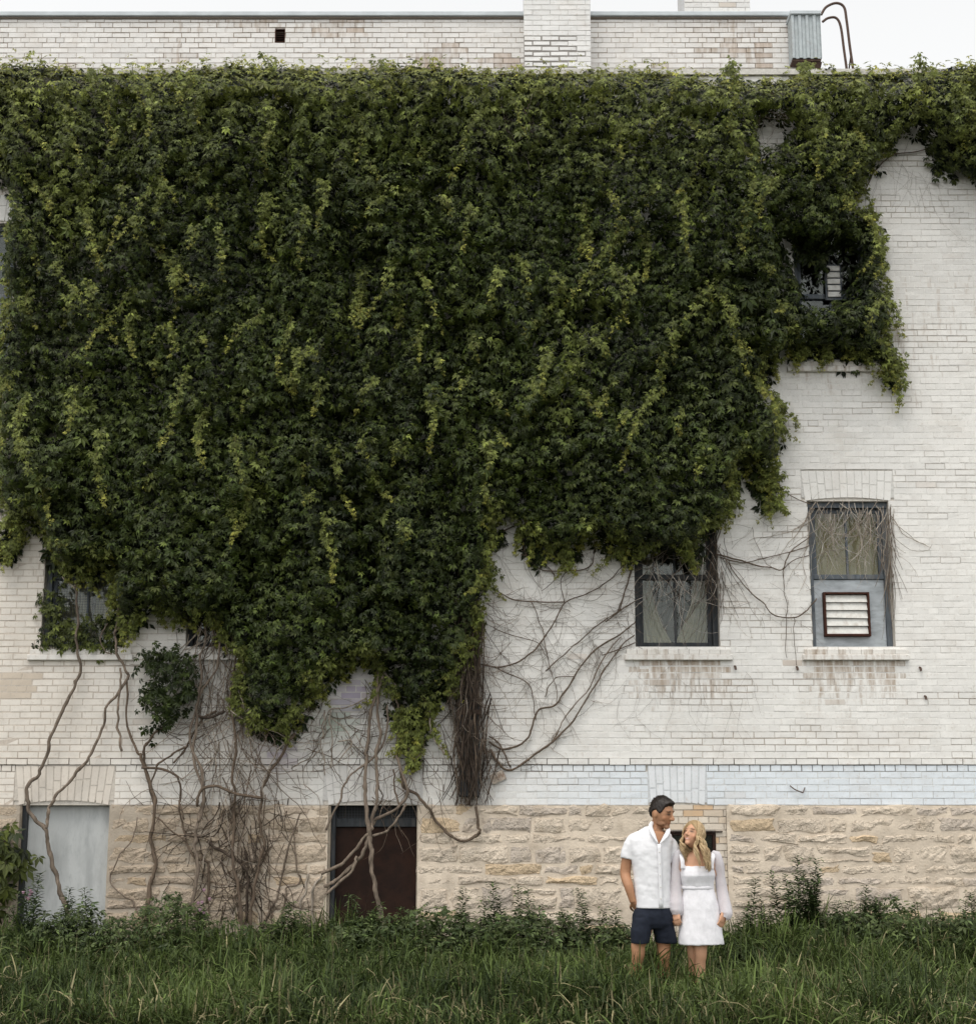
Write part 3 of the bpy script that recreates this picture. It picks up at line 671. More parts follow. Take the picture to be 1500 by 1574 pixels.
for pts, yo in (([(1262, 22), (1270, 10), (1285, 4), (1297, 10), (1301, 30), (1306, 70), (1312, 112), (1318, 160)], .35), ([(1264, 33), (1273, 27), (1285, 27), (1292, 40), (1297, 75), (1302, 112), (1307, 160)], .95)):
    Pp = catmull([W(a, b, UY + yo) for a, b in pts], 6); m = MB(); add_tube(m, Pp, .017, 7); rails.append(Pp); m.go('rail', MT['iron'], lad, tint=False)
for z_ in np.arange(UT - .9, UT - .05, .3):
    a = min(rails[0], key=lambda p: abs(p[2] - z_) + (10 if p[0] < rails[0][-1][0] - .3 else 0)); b = min(rails[1], key=lambda p: abs(p[2] - z_) + (10 if p[0] < rails[1][-1][0] - .3 else 0))
    m = MB(); add_tube(m, np.array([a, b]), .010, 6, up=(0, 0, 1)); m.go('rung', MT['iron'], lad, tint=False)


# ================================================================== CREEPER LEAVES
def leaf_arrays(C, Nm, Tp, size, col, nl=5, rs=None):
    """compound leaves of nl folded leaflets -> verts, quads, face colours"""
    n = len(C); rs = rs or np.random.default_rng(1)
    Nm = Nm / np.linalg.norm(Nm, axis=1)[:, None]
    Tp = Tp - (Tp * Nm).sum(1)[:, None] * Nm; Tp /= np.linalg.norm(Tp, axis=1)[:, None] + 1e-9
    Sd = np.cross(Nm, Tp)
    if nl == 5: A = np.radians([-82, -40, 0, 40, 82]); Ln = [.68, .92, 1, .92, .68]
    elif nl == 3: A = np.radians([-55, 0, 55]); Ln = [.9, 1, .9]
    else: A = np.array([0.]); Ln = [1.]
    col = col * np.exp(rs.normal(0, .30, (n, 1))); Vs = np.zeros((n, len(A), 5, 3)); cols = np.zeros((n, len(A), 2, 3))
    for k, a in enumerate(A):
        aa = a + rs.normal(0, .12, n); L = size * Ln[k] * rs.uniform(.85, 1.1, n)
        d = Tp * np.cos(aa)[:, None] + Sd * np.sin(aa)[:, None]; p = -Tp * np.sin(aa)[:, None] + Sd * np.cos(aa)[:, None]
        dr = rs.uniform(.1, .5, n)
        b = C + d * (L * .12)[:, None]; t = C + d * L[:, None] - Nm * (L * dr)[:, None]
        m = C + d * (L * .5)[:, None] - Nm * (L * (dr * .22 + .05))[:, None]
        wd = (L * .195)[:, None]; e = C + d * (L * .52)[:, None] - Nm * (L * dr * .15)[:, None]
        Vs[:, k, 0] = b; Vs[:, k, 1] = e + p * wd; Vs[:, k, 2] = t; Vs[:, k, 3] = e - p * wd; Vs[:, k, 4] = m
        c = col * np.exp(rs.normal(0, .20, (n, 1))) ; cols[:, k, 0] = c; cols[:, k, 1] = c * .82
    base = (np.arange(n * len(A)) * 5)[:, None, None]
    Fq = np.array([[0, 1, 2, 4], [0, 4, 2, 3]])[None] + base
    return Vs.reshape(-1, 3), Fq.reshape(-1, 4), cols.reshape(-1, 3)

gxn, gzn = 500, 330
GX = np.linspace(-7.4, 7.4, gxn); GZ = np.linspace(.8, 10.6, gzn); AX, AZ = np.meshgrid(GX, GZ, indexing='ij')
apx, apy = PIX(AX, AZ); MASK = ivy_cover(apx, apy).astype(float)
def blur(a, r):
    for ax in (0, 1):
        p = np.pad(a, [(r + 1, r) if i == ax else (0, 0) for i in (0, 1)], mode='edge'); c = np.cumsum(p, axis=ax)
        a = (np.take(c, range(2 * r + 1, c.shape[ax]), ax) - np.take(c, range(0, c.shape[ax] - 2 * r - 1), ax)) / (2 * r + 1)
    return a
EDGE = sstep(.45, 1.0, blur(blur(MASK, 4), 4))
warp = fbm(AX * .8, AZ * .8, 101) * 2.2 + fbm(AX * 2.6, AZ * 1.2, 107, 2) * .9
tier = np.mod(AZ * 1.05 + warp, 1.0); tier2 = np.mod(AZ * 2.3 + warp * 1.7 + AX * .3, 1.0)
bul = np.abs(2 * fbm(AX * 1.5, AZ * .75, 111) - 1)
casc = (1 - np.abs(2 * fbm(AX * 2.0 + .5 * warp, AZ * .45, 119, 2) - 1)) ** 2.2; fine = (1 - np.abs(2 * fbm(AX * 5.5 + warp, AZ * 1.2, 123, 2) - 1)) ** 2
HF = .04 + EDGE * (.02 + .17 * (1 - tier) ** 1.4 * sstep(0, .10, tier) + .10 * (1 - tier2) + .30 * casc + .22 * fine + .14 * bul + .12 * fbm(AX * 5, AZ * 4, 117, 3))
HF = blur(HF, 1)
HX = np.gradient(HF, GX, axis=0); HZ = np.gradient(HF, GZ, axis=1)
def samp(A, x, z):
    i = np.clip((x - GX[0]) / (GX[1] - GX[0]), 0, gxn - 1).astype(int); j = np.clip((z - GZ[0]) / (GZ[1] - GZ[0]), 0, gzn - 1).astype(int); return A[i, j]
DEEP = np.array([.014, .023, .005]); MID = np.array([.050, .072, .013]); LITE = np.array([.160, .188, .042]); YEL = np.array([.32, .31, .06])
rs = np.random.default_rng(77)
def surface_leaves(n, lo, hi, size, nl, extra_dark=False):
    x = rs.uniform(-7.2, 7.2, n * 3); z = rs.uniform(1.3, 10.3, n * 3)
    px_, py_ = PIX(x + rs.normal(0, .035, n * 3), z + rs.normal(0, .045, n * 3)); wl_ = sstep(200, 420, py_)
    ok = ivy_cover(px_ + wl_ * 34 * (fbm(x * 3.2, z * 2.6, 195, 3) - .5), py_ + wl_ * 62 * (fbm(x * 3.6 + 9, z * 1.6, 197, 3) - .5))
    x, z = x[ok][:n], z[ok][:n]; n = len(x)
    h = samp(HF, x, z); hx = np.clip(samp(HX, x, z), -1.6, 1.6); hz = np.clip(samp(HZ, x, z), -1.8, 1.8)
    y = WY - h * rs.uniform(lo, hi, n) - .01
    Nm = np.stack([-hx, -np.ones(n), -hz + rs.uniform(.1, .75, n)], 1) + rs.normal(0, .38, (n, 3))
    Tp = np.stack([rs.normal(0, .55, n), -.35 * np.ones(n), -np.ones(n)], 1)
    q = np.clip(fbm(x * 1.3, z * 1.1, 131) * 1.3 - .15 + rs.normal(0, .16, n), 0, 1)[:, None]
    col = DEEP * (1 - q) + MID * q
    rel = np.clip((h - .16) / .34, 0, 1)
    li = np.clip((sstep(.55, .85, fbm(x * 2.6, z * 1.0, 137)) * .65 + .08) * rel * (.35 + .65 * sstep(3.5, 7.5, z)) + sstep(7.8, 9.9, z) * .5 + rs.normal(0, .17, n), 0, 1)[:, None]  # fewer light leaves low down: shade put into colour; new growth at top
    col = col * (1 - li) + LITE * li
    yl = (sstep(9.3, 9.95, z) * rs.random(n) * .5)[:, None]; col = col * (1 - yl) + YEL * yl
    if extra_dark: col = col * .0 + DEEP * rs.uniform(.7, 1.3, (n, 1))  # inner leaves all dark: shade inside the creeper put into their colour
    C = np.stack([x, y, z - (WY - y) * (z - CAMZ) / WY * .8], 1)   # shoots hang a little below where they root
    return C, Nm, Tp, rs.uniform(.7, 1.25, n) * size * (.75 + .5 * fbm(x * .7, z * .7, 139)), col
ivy = thing('climbing_creeper', (0, WY, ZB), 'huge dark green creeper curtain hanging over most of the brick wall', 'climbing plant')
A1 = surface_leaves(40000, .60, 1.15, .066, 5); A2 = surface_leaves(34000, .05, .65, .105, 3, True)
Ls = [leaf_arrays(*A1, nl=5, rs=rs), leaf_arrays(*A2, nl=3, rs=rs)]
# crown fringe along the top of the wall
n = 3600; x = rs.uniform(-7.3, 7.3, n); p0, _ = PIX(x, ZT); top = np.interp(p0, [p[0] for p in IVY[:21]], [p[1] for p in IVY[:21]])
zz = WV(p0, top + rs.normal(8, 7, n) - 30 * (rs.random(n) ** 6) * fbm(x * 3, x * 0, 141))[1]
C = np.stack([x, WY - rs.uniform(-.15, .22, n), zz], 1); Nm = np.stack([rs.normal(0, .5, n), -rs.uniform(.1, 1, n), rs.uniform(.4, 1.2, n)], 1); Tp = np.stack([rs.normal(0, .7, n), -np.ones(n) * .6, rs.normal(-.3, .6, n)], 1)
q = rs.random((n, 1)); Ls.append(leaf_arrays(C, Nm, Tp, rs.uniform(.04, .08, n), LITE * (1 - q) + YEL * q, nl=5, rs=rs))
# hanging shoots with young yellow-green tips
SH = [(425, 195, 100), (418, 330, 80), (325, 640, 105), (182, 690, 115), (515, 810, 100), (1110, 130, 105), (985, 380, 70), (760, 450, 60), (215, 500, 70), (60, 660, 60), (1185, 640, 150), (1370, 545, 58), (640, 1090, 95),
      (1140, 300, 80), (560, 440, 70), (270, 330, 80), (100, 300, 60), (900, 330, 90), (670, 620, 90), (470, 560, 70), (835, 560, 80), (1010, 560, 60), (375, 780, 60), (290, 420, 60), (30, 800, 50), (750, 700, 60), (1240, 215, 90), (1300, 160, 90), (1390, 130, 70), (1480, 220, 55), (1455, 170, 90)]
for _ in range(320):
    a, b = rs.uniform(0, 1500), rs.uniform(115, 950)
    if ivy_cover(np.array([a]), np.array([b]))[0] and ivy_cover(np.array([a]), np.array([b + 40]))[0] and rs.random() < 1.05 - .8 * float(sstep(350, 850, b)): SH.append((a, b, 18 + 110 * rs.random() ** 2))
for (a0, b0), (a1, b1) in zip(IVY[28:-6], IVY[29:-5]):          # loose strands trailing from the ragged edge
    for _ in range(int(math.hypot(a1 - a0, b1 - b0) / 11) + 1):
        t_ = rs.random(); SH.append((a0 + (a1 - a0) * t_ + rs.normal(0, 4), b0 + (b1 - b0) * t_ - 14, 10 + 48 * rs.random() ** 2))
shoot = MB(); SC, SN, ST_, SS, SCo = [], [], [], [], []
for si, (a, b, L) in enumerate(SH):
    sway = rs.normal(0, .5) if si > 30 else rs.normal(0, .05); k = int(L / 3.2) + 4; pts = []
    for i in range(k + 1):
        t = i / k; X_, Z_ = WV(a + sway * L * t + 4 * math.sin(t * 5 + si), b + L * t)
        h_ = float(samp(HF, X_, Z_)); pts.append((float(X_), WY - max(h_, .06) - .03 - .05 * math.sin(math.pi * t), float(Z_)))
    pts = np.array(pts)
    if len(pts) > 3: pts[1:-1, 1] = (pts[:-2, 1] + pts[1:-1, 1] + pts[2:, 1]) / 3
    add_tube(shoot, pts, np.linspace(.004, .0015, len(pts)), 4, (.13, .12, .04), cap=False)
    for i in range(len(pts)):
        t = i / k
        for s in range(rs.integers(1, 4) if si > 30 else 3):
            SC.append(pts[i] + rs.normal(0, .012 + .022 * (1 - t), 3)); SN.append((rs.normal(0, .6), -1, rs.uniform(.1, 1.1))); ST_.append((rs.normal(0, .9), -.4, -.9)); SS.append((.062 - .034 * t) * rs.uniform(.5, 1.35))
            q = np.clip(t * 1.5 - .75 + rs.normal(0, .2), 0, 1); SCo.append((LITE * .9 * (1 - q) + YEL * q))
Ls.append(leaf_arrays(np.array(SC), np.array(SN), np.array(ST_), np.array(SS), np.array(SCo), nl=5, rs=rs))
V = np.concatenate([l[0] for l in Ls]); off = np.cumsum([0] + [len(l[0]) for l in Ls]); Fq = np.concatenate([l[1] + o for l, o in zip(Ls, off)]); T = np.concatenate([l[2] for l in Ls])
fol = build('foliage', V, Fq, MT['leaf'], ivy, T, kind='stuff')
shoot.go('young_shoots', MT['leaf'], ivy, kind='stuff')
# the foremost leaves, one by one
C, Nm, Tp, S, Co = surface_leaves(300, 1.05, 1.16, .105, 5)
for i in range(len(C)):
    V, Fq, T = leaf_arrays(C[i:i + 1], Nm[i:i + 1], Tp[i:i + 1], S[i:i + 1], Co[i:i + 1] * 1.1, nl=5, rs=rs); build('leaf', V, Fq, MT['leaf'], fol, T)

def leaf_blob(name, poly, n, size, depth, label, y0=WY, col=MID, stemcol=None, tipdown=True):
    xs_ = [p[0] for p in poly]; ys_ = [p[1] for p in poly]; px_ = rs.uniform(min(xs_), max(xs_), n * 4); py_ = rs.uniform(min(ys_), max(ys_), n * 4); ok = in_poly(px_, py_, poly); px_, py_ = px_[ok][:n], py_[ok][:n]; n = len(px_)
    px_ = px_ + rs.normal(0, 5.5, n) + 16 * (fbm(py_ * .06, px_ * .03, 191, 2) - .5); py_ = py_ + rs.normal(0, 6, n) + 22 * (fbm(px_ * .09, py_ * .02, 193, 2) - .5)
    X_, Z_ = WV(px_, py_, y0); cxm, czm = X_.mean(), Z_.mean(); rad = max(np.ptp(X_), np.ptp(Z_)) / 2
    rr_ = np.clip(1 - ((X_ - cxm) / (np.ptp(X_) / 2 + .01)) ** 2 * .8 - ((Z_ - czm) / (np.ptp(Z_) / 2 + .01)) ** 2 * .8, .05, 1) ** .5
    C = np.stack([X_, y0 - .03 - depth * rr_ * rs.uniform(.25, 1.0, n), Z_], 1)
    Nm = np.stack([(X_ - cxm) / rad * .7, -np.ones(n), (Z_ - czm) / rad * .6 + .4], 1) + rs.normal(0, .35, (n, 3)); Tp = np.stack([rs.normal(0, .6, n), -.3 * np.ones(n), -np.ones(n)], 1)
    q = rs.random((n, 1)) * .8; c = DEEP * (1 - q) + col * q
    t = thing(name, (float(cxm), y0, float(Z_.min())), label, 'climbing plant')
    V, Fq, T = leaf_arrays(C, Nm, Tp, rs.uniform(.75, 1.2, n) * size, c, nl=5, rs=rs); build('foliage', V, Fq, MT['leaf'], t, T, kind='stuff'); return t
bush = leaf_blob('creeper_clump', BUSH, 300, .078, .34, 'separate dark green leaf clump hanging left of the bare tangle, below the wide curtain')
ws = leaf_blob('creeper_sprig', WINSTRIP[0], 230, .07, .10, 'loose creeper sprigs growing along the sill of the leftmost wire-guarded window', y0=WY + .02, col=LITE)
LB = [(-40, 1285), (5, 1275), (20, 1262), (30, 1268), (45, 1300), (55, 1308), (50, 1325), (30, 1330), (34, 1345), (20, 1365), (12, 1395), (-40, 1420)]
lb = leaf_blob('broad_leaf_creeper', LB, 120, .15, .25, 'broad-leaved green creeper growing beside the grey boarded opening at left', col=LITE * .9)

# ================================================================== BARE VINES
def Z3(x, y): return (x / 3, 700 + y / 3)
def Z4(x, y): return (400 + x / 2.5, 700 + y / 2.5)
def Z5(x, y): return (950 + x / 2.727, 700 + y / 2.727)
def Z6(x, y): return (x / 3, 1130 + y / 3)
def Z7(x, y): return (450 + x / 3, 1130 + y / 3)
BK = {'bleached': (.50, .45, .39), 'brown': (.125, .092, .066), 'grey': (.20, .158, .122), 'pale': (.36, .31, .255), 'dark': (.055, .040, .030)}
rv = np.random.default_rng(5)
def vine(parent, pts, r0, r1, col='brown', yo=.04, name='stem', wob=1.0, out=None):
    k = len(pts); P = []
    for i, (a, b) in enumerate(pts): P.append(W(a, b, WY - yo - .02 * math.sin(i * 1.7 + a)))
    P = catmull(P, 7); n = len(P); s = rv.uniform(0, 50)
    L = np.arange(n) * .35
    P[:, 0] += ((vnoise(L, L * 0 + s, 151) - .5) * .04 + (vnoise(L * 2.7, L * 0 + s, 154) - .5) * .016) * wob; P[:, 1] += (vnoise(L, L * 0 + s + 9, 152) - .5) * .04 * wob
    rad = np.linspace(r0, r1, n) * .0034 * (.72 + .35 * vnoise(L * 1.7, L * 0 + s, 153) + .45 * np.clip(vnoise(L * 4.3, L * 0 + s, 155) - .72, 0, 1) * 3)
    P[:, 1] = np.minimum(P[:, 1], WY - .03 - rad if yo >= 0 else 99)
    c = np.array(BK[col]) * rv.normal(1, .1)
    if out is None:
        m = MB(); add_tube(m, P, rad, 7, tuple(c)); return m.go(name, MT['bark'], parent, smooth=True)
    add_tube(out, P, rad, 5, tuple(c), cap=False)
def ground_z(px): return WX(px, 1480)
def vthing(px, label, group='bare woody vine stems on the wall'): return thing('bare_vine', (WX(px, 1500), WY - .05, 0), label, 'vine', group)
def twigs(parent, n, gen, name='twigs', cols=('brown', 'grey', 'pale', 'dark'), seg=4, walk=.22):
    """many thin dry twigs; gen() -> (start px, start py, angle, length px, width px, curl, depth)"""
    m = MB()
    for _ in range(n):
        a, b, an, L, wd, curl, dp = gen(); k = max(4, int(L / 9)); P = []
        x, y = a, b
        for i in range(k + 1):
            P.append(W(x, y, WY - dp - .03 * math.sin(i * .9 + a))); an += rv.normal(0, walk) + curl / k; x += math.cos(an) * L / k; y += math.sin(an) * L / k
        P = np.array(P); P[:, 1] = np.minimum(P[:, 1], WY - .015) if dp >= 0 else P[:, 1]
        c = np.array(BK[cols[rv.integers(len(cols))]]) * rv.normal(1, .15)
        add_tube(m, P, np.linspace(wd, wd * .45, k + 1) * .0034, seg, tuple(np.clip(c, .02, .6)), cap=False)
    return m.go(name, MT['bark'], parent, kind='stuff')

v = vthing(75, 'pair of long bare stems rising past the boarded opening to the leftmost sill')
vine(v, [Z3(365, 540), Z3(350, 620), Z3(360, 720), Z3(350, 850), Z3(370, 960), Z3(345, 1060), Z3(280, 1180), Z3(230, 1320), Z3(175, 1470), Z6(140, 220), Z6(122, 300), Z6(150, 380), Z6(205, 430), Z6(220, 520), Z6(250, 620), Z6(270, 720), Z6(300, 780), Z6(330, 900), Z6(345, 1020)], 3.6, 8.5, 'grey', .10)
vine(v, [Z3(600, 770), Z3(550, 790), Z3(530, 830), Z3(540, 900), Z3(580, 990), Z3(590, 1040), Z3(500, 1150), Z3(470, 1280), Z3(400, 1410), Z6(330, 200), Z6(250, 290), Z6(225, 360), Z6(207, 432)], 4.0, 5.5, 'grey', .10)
vine(v, [Z3(560, 560), Z3(545, 640), Z3(545, 720), Z3(530, 830)], 3, 4, 'grey', .1)
vine(v, [Z3(280, 540), Z3(310, 500), Z3(290, 560), Z3(345, 615)], 2, 2.6, 'pale', .1)
vine(v, [Z3(555, 980), Z3(552, 1060), Z3(540, 1170), Z3(545, 1270), Z3(562, 1365)], 3.5, 4.5, 'grey', .12)
vine(v, [Z3(500, 760), Z3(470, 830), Z3(480, 900), Z3(515, 915)], 2.5, 2, 'grey', .08)
v = vthing(232, 'twisting bare stem rooted between the boarded opening and the dense tangle')
vine(v, [Z3(580, 1040), Z3(590, 1250), Z3(640, 1370), Z6(650, 100), Z6(700, 240), Z6(715, 350), Z6(700, 470), Z6(715, 600), Z6(690, 720), Z6(680, 850), Z6(700, 1000)], 3.5, 8, 'brown', .09)
vine(v, [Z3(770, 1230), Z3(700, 1300), Z6(665, 90), Z6(690, 210), Z6(715, 320)], 4, 5, 'brown', .09)
vine(v, [Z6(650, 150), Z6(750, 160), Z6(825, 205), Z6(828, 300), Z6(850, 390)], 4.5, 3, 'brown', .1)
vine(v, [Z3(870, 1340), Z3(790, 1380), Z3(730, 1430), Z6(700, 230)], 3.5, 3, 'brown', .1)
vine(v, [Z6(632, 380), Z6(600, 500), Z6(540, 570), Z6(510, 660), Z6(550, 730), Z6(610, 770), Z6(640, 840)], 1.8, 3, 'grey', .07)
v = vthing(375, 'dense dry tangle of bare stems and twigs rooted left of the dark door')
for pts, a, b, c, d in (([Z3(960, 790), Z3(930, 900), Z3(920, 1080), Z3(900, 1250), Z6(900, 120), Z6(935, 300), Z6(905, 420), Z6(900, 520), Z6(912, 640), Z6(890, 780), Z6(915, 900), Z6(930, 1010)], 3, 7.5, 'grey', .14),
                        ([Z3(1030, 780), Z3(1000, 960), Z3(930, 1100), Z3(880, 1300), Z6(925, 160), Z6(930, 300), Z6(915, 400)], 3, 6, 'grey', .12),
                        ([Z6(905, 330), Z6(928, 258), Z6(990, 236), Z6(1060, 262), Z6(1100, 275), Z6(1215, 292)], 5, 5, 'brown', .16),
                        ([Z3(1100, 900), Z3(1060, 1100), Z3(1085, 1300), Z6(1085, 60), Z6(1075, 200), Z6(1080, 300), Z6(1070, 480), Z6(1080, 620), Z6(1110, 800), Z6(1120, 980)], 3, 6, 'brown', .12),
                        ([Z3(1360, 1280), Z3(1290, 1390), Z6(1230, 200), Z6(1200, 320), Z6(1215, 500), Z6(1190, 640), Z6(1160, 800), Z6(1150, 950)], 5, 5, 'brown', .10),
                        ([Z6(960, 490), Z6(1040, 550), Z6(1110, 590), Z6(1150, 680), Z6(1140, 860)], 5, 4, 'dark', .1),
                        ([Z6(830, 300), Z6(840, 420), Z6(900, 560), Z6(960, 600), Z6(950, 780)], 3, 4, 'brown', .08),
                        ([Z3(1000, 1180), Z3(930, 1220), Z3(870, 1330), Z6(800, 130)], 4, 3, 'brown', .1),
                        ([Z3(1040, 1180), Z3(960, 1210), Z3(900, 1200)], 5, 4, 'dark', .1),
                        ([Z6(720, 380), Z6(790, 440), Z6(860, 490)], 2.5, 3, 'brown', .1)): vine(v, pts, a, b, c, d)
def g_():
    y = 950 + 290 * rv.random() ** 1.5; x = rv.normal(338 + (y - 950) * .10, 30); return x, y, math.pi / 2 + rv.normal(0, .38), rv.uniform(40, 190), rv.uniform(.6, 2.0), rv.normal(0, .6), rv.uniform(.02, .14)
twigs(v, 175, g_, cols=('pale', 'grey', 'pale', 'brown'), walk=.15)
def g_():
    x = rv.normal(365, 38); y = rv.uniform(1220, 1400); return x, y, math.pi / 2 + rv.normal(0, .35), rv.uniform(30, 130), rv.uniform(.6, 2.0), rv.normal(0, .6), rv.uniform(.02, .12)
twigs(v, 150, g_, cols=('dark', 'dark', 'brown'), walk=.2)
def g_():
    x = rv.uniform(230, 470); y = rv.uniform(1080, 1300); return x, y, rv.uniform(0, 6.28), rv.uniform(25, 100), rv.uniform(.5, 1.4), rv.normal(0, .7), rv.uniform(.02, .14)
twigs(v, 130, g_, cols=('dark', 'brown', 'grey'), walk=.14)
v = vthing(445, 'thin leaning bare stems on the stone base just left of the dark door')
vine(v, [Z6(1380, 360), Z6(1340, 480), Z6(1300, 640), Z6(1260, 780), Z6(1200, 920), Z6(1180, 1010)], 2.6, 4.5, 'grey', .07)
vine(v, [Z6(1355, 430), Z6(1368, 600), Z6(1380, 680), Z6(1320, 710), Z6(1308, 800), Z6(1300, 960)], 2.2, 3.5, 'grey', .07)
vine(v, [Z6(1430, 640), Z6(1400, 740), Z6(1380, 840), Z6(1380, 960)], 3.5, 4, 'pale', .07)
vine(v, [Z6(1490, 650), Z6(1450, 700), Z6(1440, 800), Z6(1440, 960)], 4, 5, 'pale', .07)
v = vthing(585, 'thick bare vine trunks crossing in front of the dark rusty door')
for pts, a, b, c, d in (([Z4(460, 780), Z4(450, 900), Z4(420, 1000), Z4(410, 1130), Z7(340, 120), Z7(330, 240), Z7(340, 350), Z7(355, 440), Z7(365, 520), Z7(360, 600), Z7(380, 700), Z7(400, 800), Z7(412, 900), Z7(420, 1030)], 5, 8.5, 'grey', .14),
                        ([Z4(470, 850), Z4(455, 950), Z4(460, 1060), Z7(395, 60), Z7(390, 150), Z7(385, 280), Z7(365, 400), Z7(350, 450), Z7(320, 540), Z7(260, 620), Z7(190, 680), Z7(145, 700)], 5, 6, 'grey', .15),
                        ([Z4(490, 960), Z4(480, 1080), Z7(370, 110), Z7(260, 190), Z7(220, 290), Z7(155, 440)], 3.5, 3.5, 'grey', .12),
                        ([Z4(520, 930), Z4(530, 1000), Z7(482, 60), Z7(490, 130), Z7(520, 210), Z7(518, 300), Z7(440, 360), Z7(380, 392), Z7(352, 440)], 4, 5.5, 'grey', .12),
                        ([Z7(515, 320), Z7(480, 400), Z7(430, 445), Z7(372, 466)], 4, 4, 'grey', .14),
                        ([Z7(345, 455), Z7(300, 520), Z7(230, 590), Z7(135, 640)], 5, 5.5, 'grey', .16),
                        ([Z7(300, 560), Z7(250, 650), Z7(150, 735)], 4, 5, 'grey', .17),
                        ([Z7(490, 150), Z7(515, 235), Z7(560, 270), Z7(620, 330), Z7(660, 400), Z7(720, 460), Z7(790, 490), Z7(840, 470), Z7(860, 430), Z7(850, 330)], 5, 5, 'brown', .09),
                        ([Z7(470, 160), Z7(468, 230), Z7(490, 320)], 3, 3, 'brown', .1),
                        ([Z7(400, 230), Z7(410, 290), Z7(380, 370)], 2.5, 2.5, 'brown', .1),
                        ([Z4(420, 780), Z4(470, 830), Z4(520, 890)], 2.5, 2.5, 'pale', .12)): vine(v, pts, a, b, c, d)
def g_():
    x = rv.uniform(560, 690); y = rv.uniform(980, 1240); return x, y, math.pi / 2 + rv.normal(0, .5), rv.uniform(30, 120), rv.uniform(.5, 1.3), rv.normal(0, .8), rv.uniform(.02, .12)
twigs(v, 110, g_, cols=('brown', 'grey'))
v = vthing(500, 'broken pale branches dangling over the faded purple paint marks')
for pts in ([Z4(250, 980), Z4(240, 1060), Z4(235, 1120), Z4(250, 1230)], [Z4(265, 975), Z4(272, 1100), Z4(270, 1200)], [Z4(400, 935), Z4(330, 970), Z4(260, 985), Z4(240, 1090)], [Z4(130, 1060), Z4(60, 1150), Z4(20, 1230), Z4(5, 1330)], [Z4(230, 1130), Z4(180, 1170), Z4(110, 1205)],
            [Z4(280, 1010), Z4(330, 1060), Z4(350, 1150)], [Z4(300, 1100), Z4(350, 1100), Z4(300, 1180)]): vine(v, pts, 2.6, 2.0, 'pale', .12)
def g_():
    x = rv.uniform(470, 560); y = rv.uniform(1080, 1170); return x, y, rv.uniform(.4, 2.8), rv.uniform(20, 80), rv.uniform(.6, 1.6), rv.normal(0, .8), rv.uniform(.02, .12)
twigs(v, 60, g_, cols=('brown', 'grey', 'pale'))
# dark downpipe wrapped in twigs
px0, px1 = WX(706, 1100), WX(737, 1100)
dp = thing('drainpipe', ((px0 + px1) / 2, WY, WZ(1236)), 'dark wooden drainpipe casing wrapped in dead vine twigs', 'drainpipe')
m = MB(); m.box(px0, px1, WY - .10, WY - .002, WZ(1225), WZ(830), c=.006); m.go('casing', MT['darkframe'], dp, tint=False)
m = MB(); m.box(px0 - .02, px1 + .02, WY - .115, WY - .001, WZ(1100), WZ(1092), c=.003); m.go('strap', MT['iron'], dp, tint=False)
v = vthing(722, 'thick bundle of dead brown twigs clinging round the dark drainpipe')
def g_():
    y = rv.uniform(860, 1180); s = 7 + 9 * float(sstep(900, 1000, y)); x = rv.normal(721, s); L = rv.uniform(50, 170); L = min(L, 1240 - y)
    return x, y, math.pi / 2 + rv.normal(0, .06) + (x - 721) * .006, L, rv.uniform(.8, 2.6), rv.normal(0, .1), rv.uniform(.05, .19)
twigs(v, 300, g_, cols=('dark', 'brown', 'dark', 'dark', 'grey'), walk=.07)
def g_():
    y = rv.uniform(880, 1150); x = rv.normal(728, 18); return x, y, rv.uniform(.2, 2.9), rv.uniform(30, 90), rv.uniform(.5, 1.3), rv.normal(0, 1.2), rv.uniform(.06, .2)
twigs(v, 110, g_, cols=('pale', 'grey', 'brown'))
vine(v, [Z4(620, 640), Z4(632, 700), Z4(628, 780), Z4(620, 900), Z4(650, 990), Z4(660, 1080), Z4(705, 1145)], 2.4, 2.8, 'pale', .14)
v = vthing(880, 'fan of bare brown branches spreading over the white wall left of the curtained window')
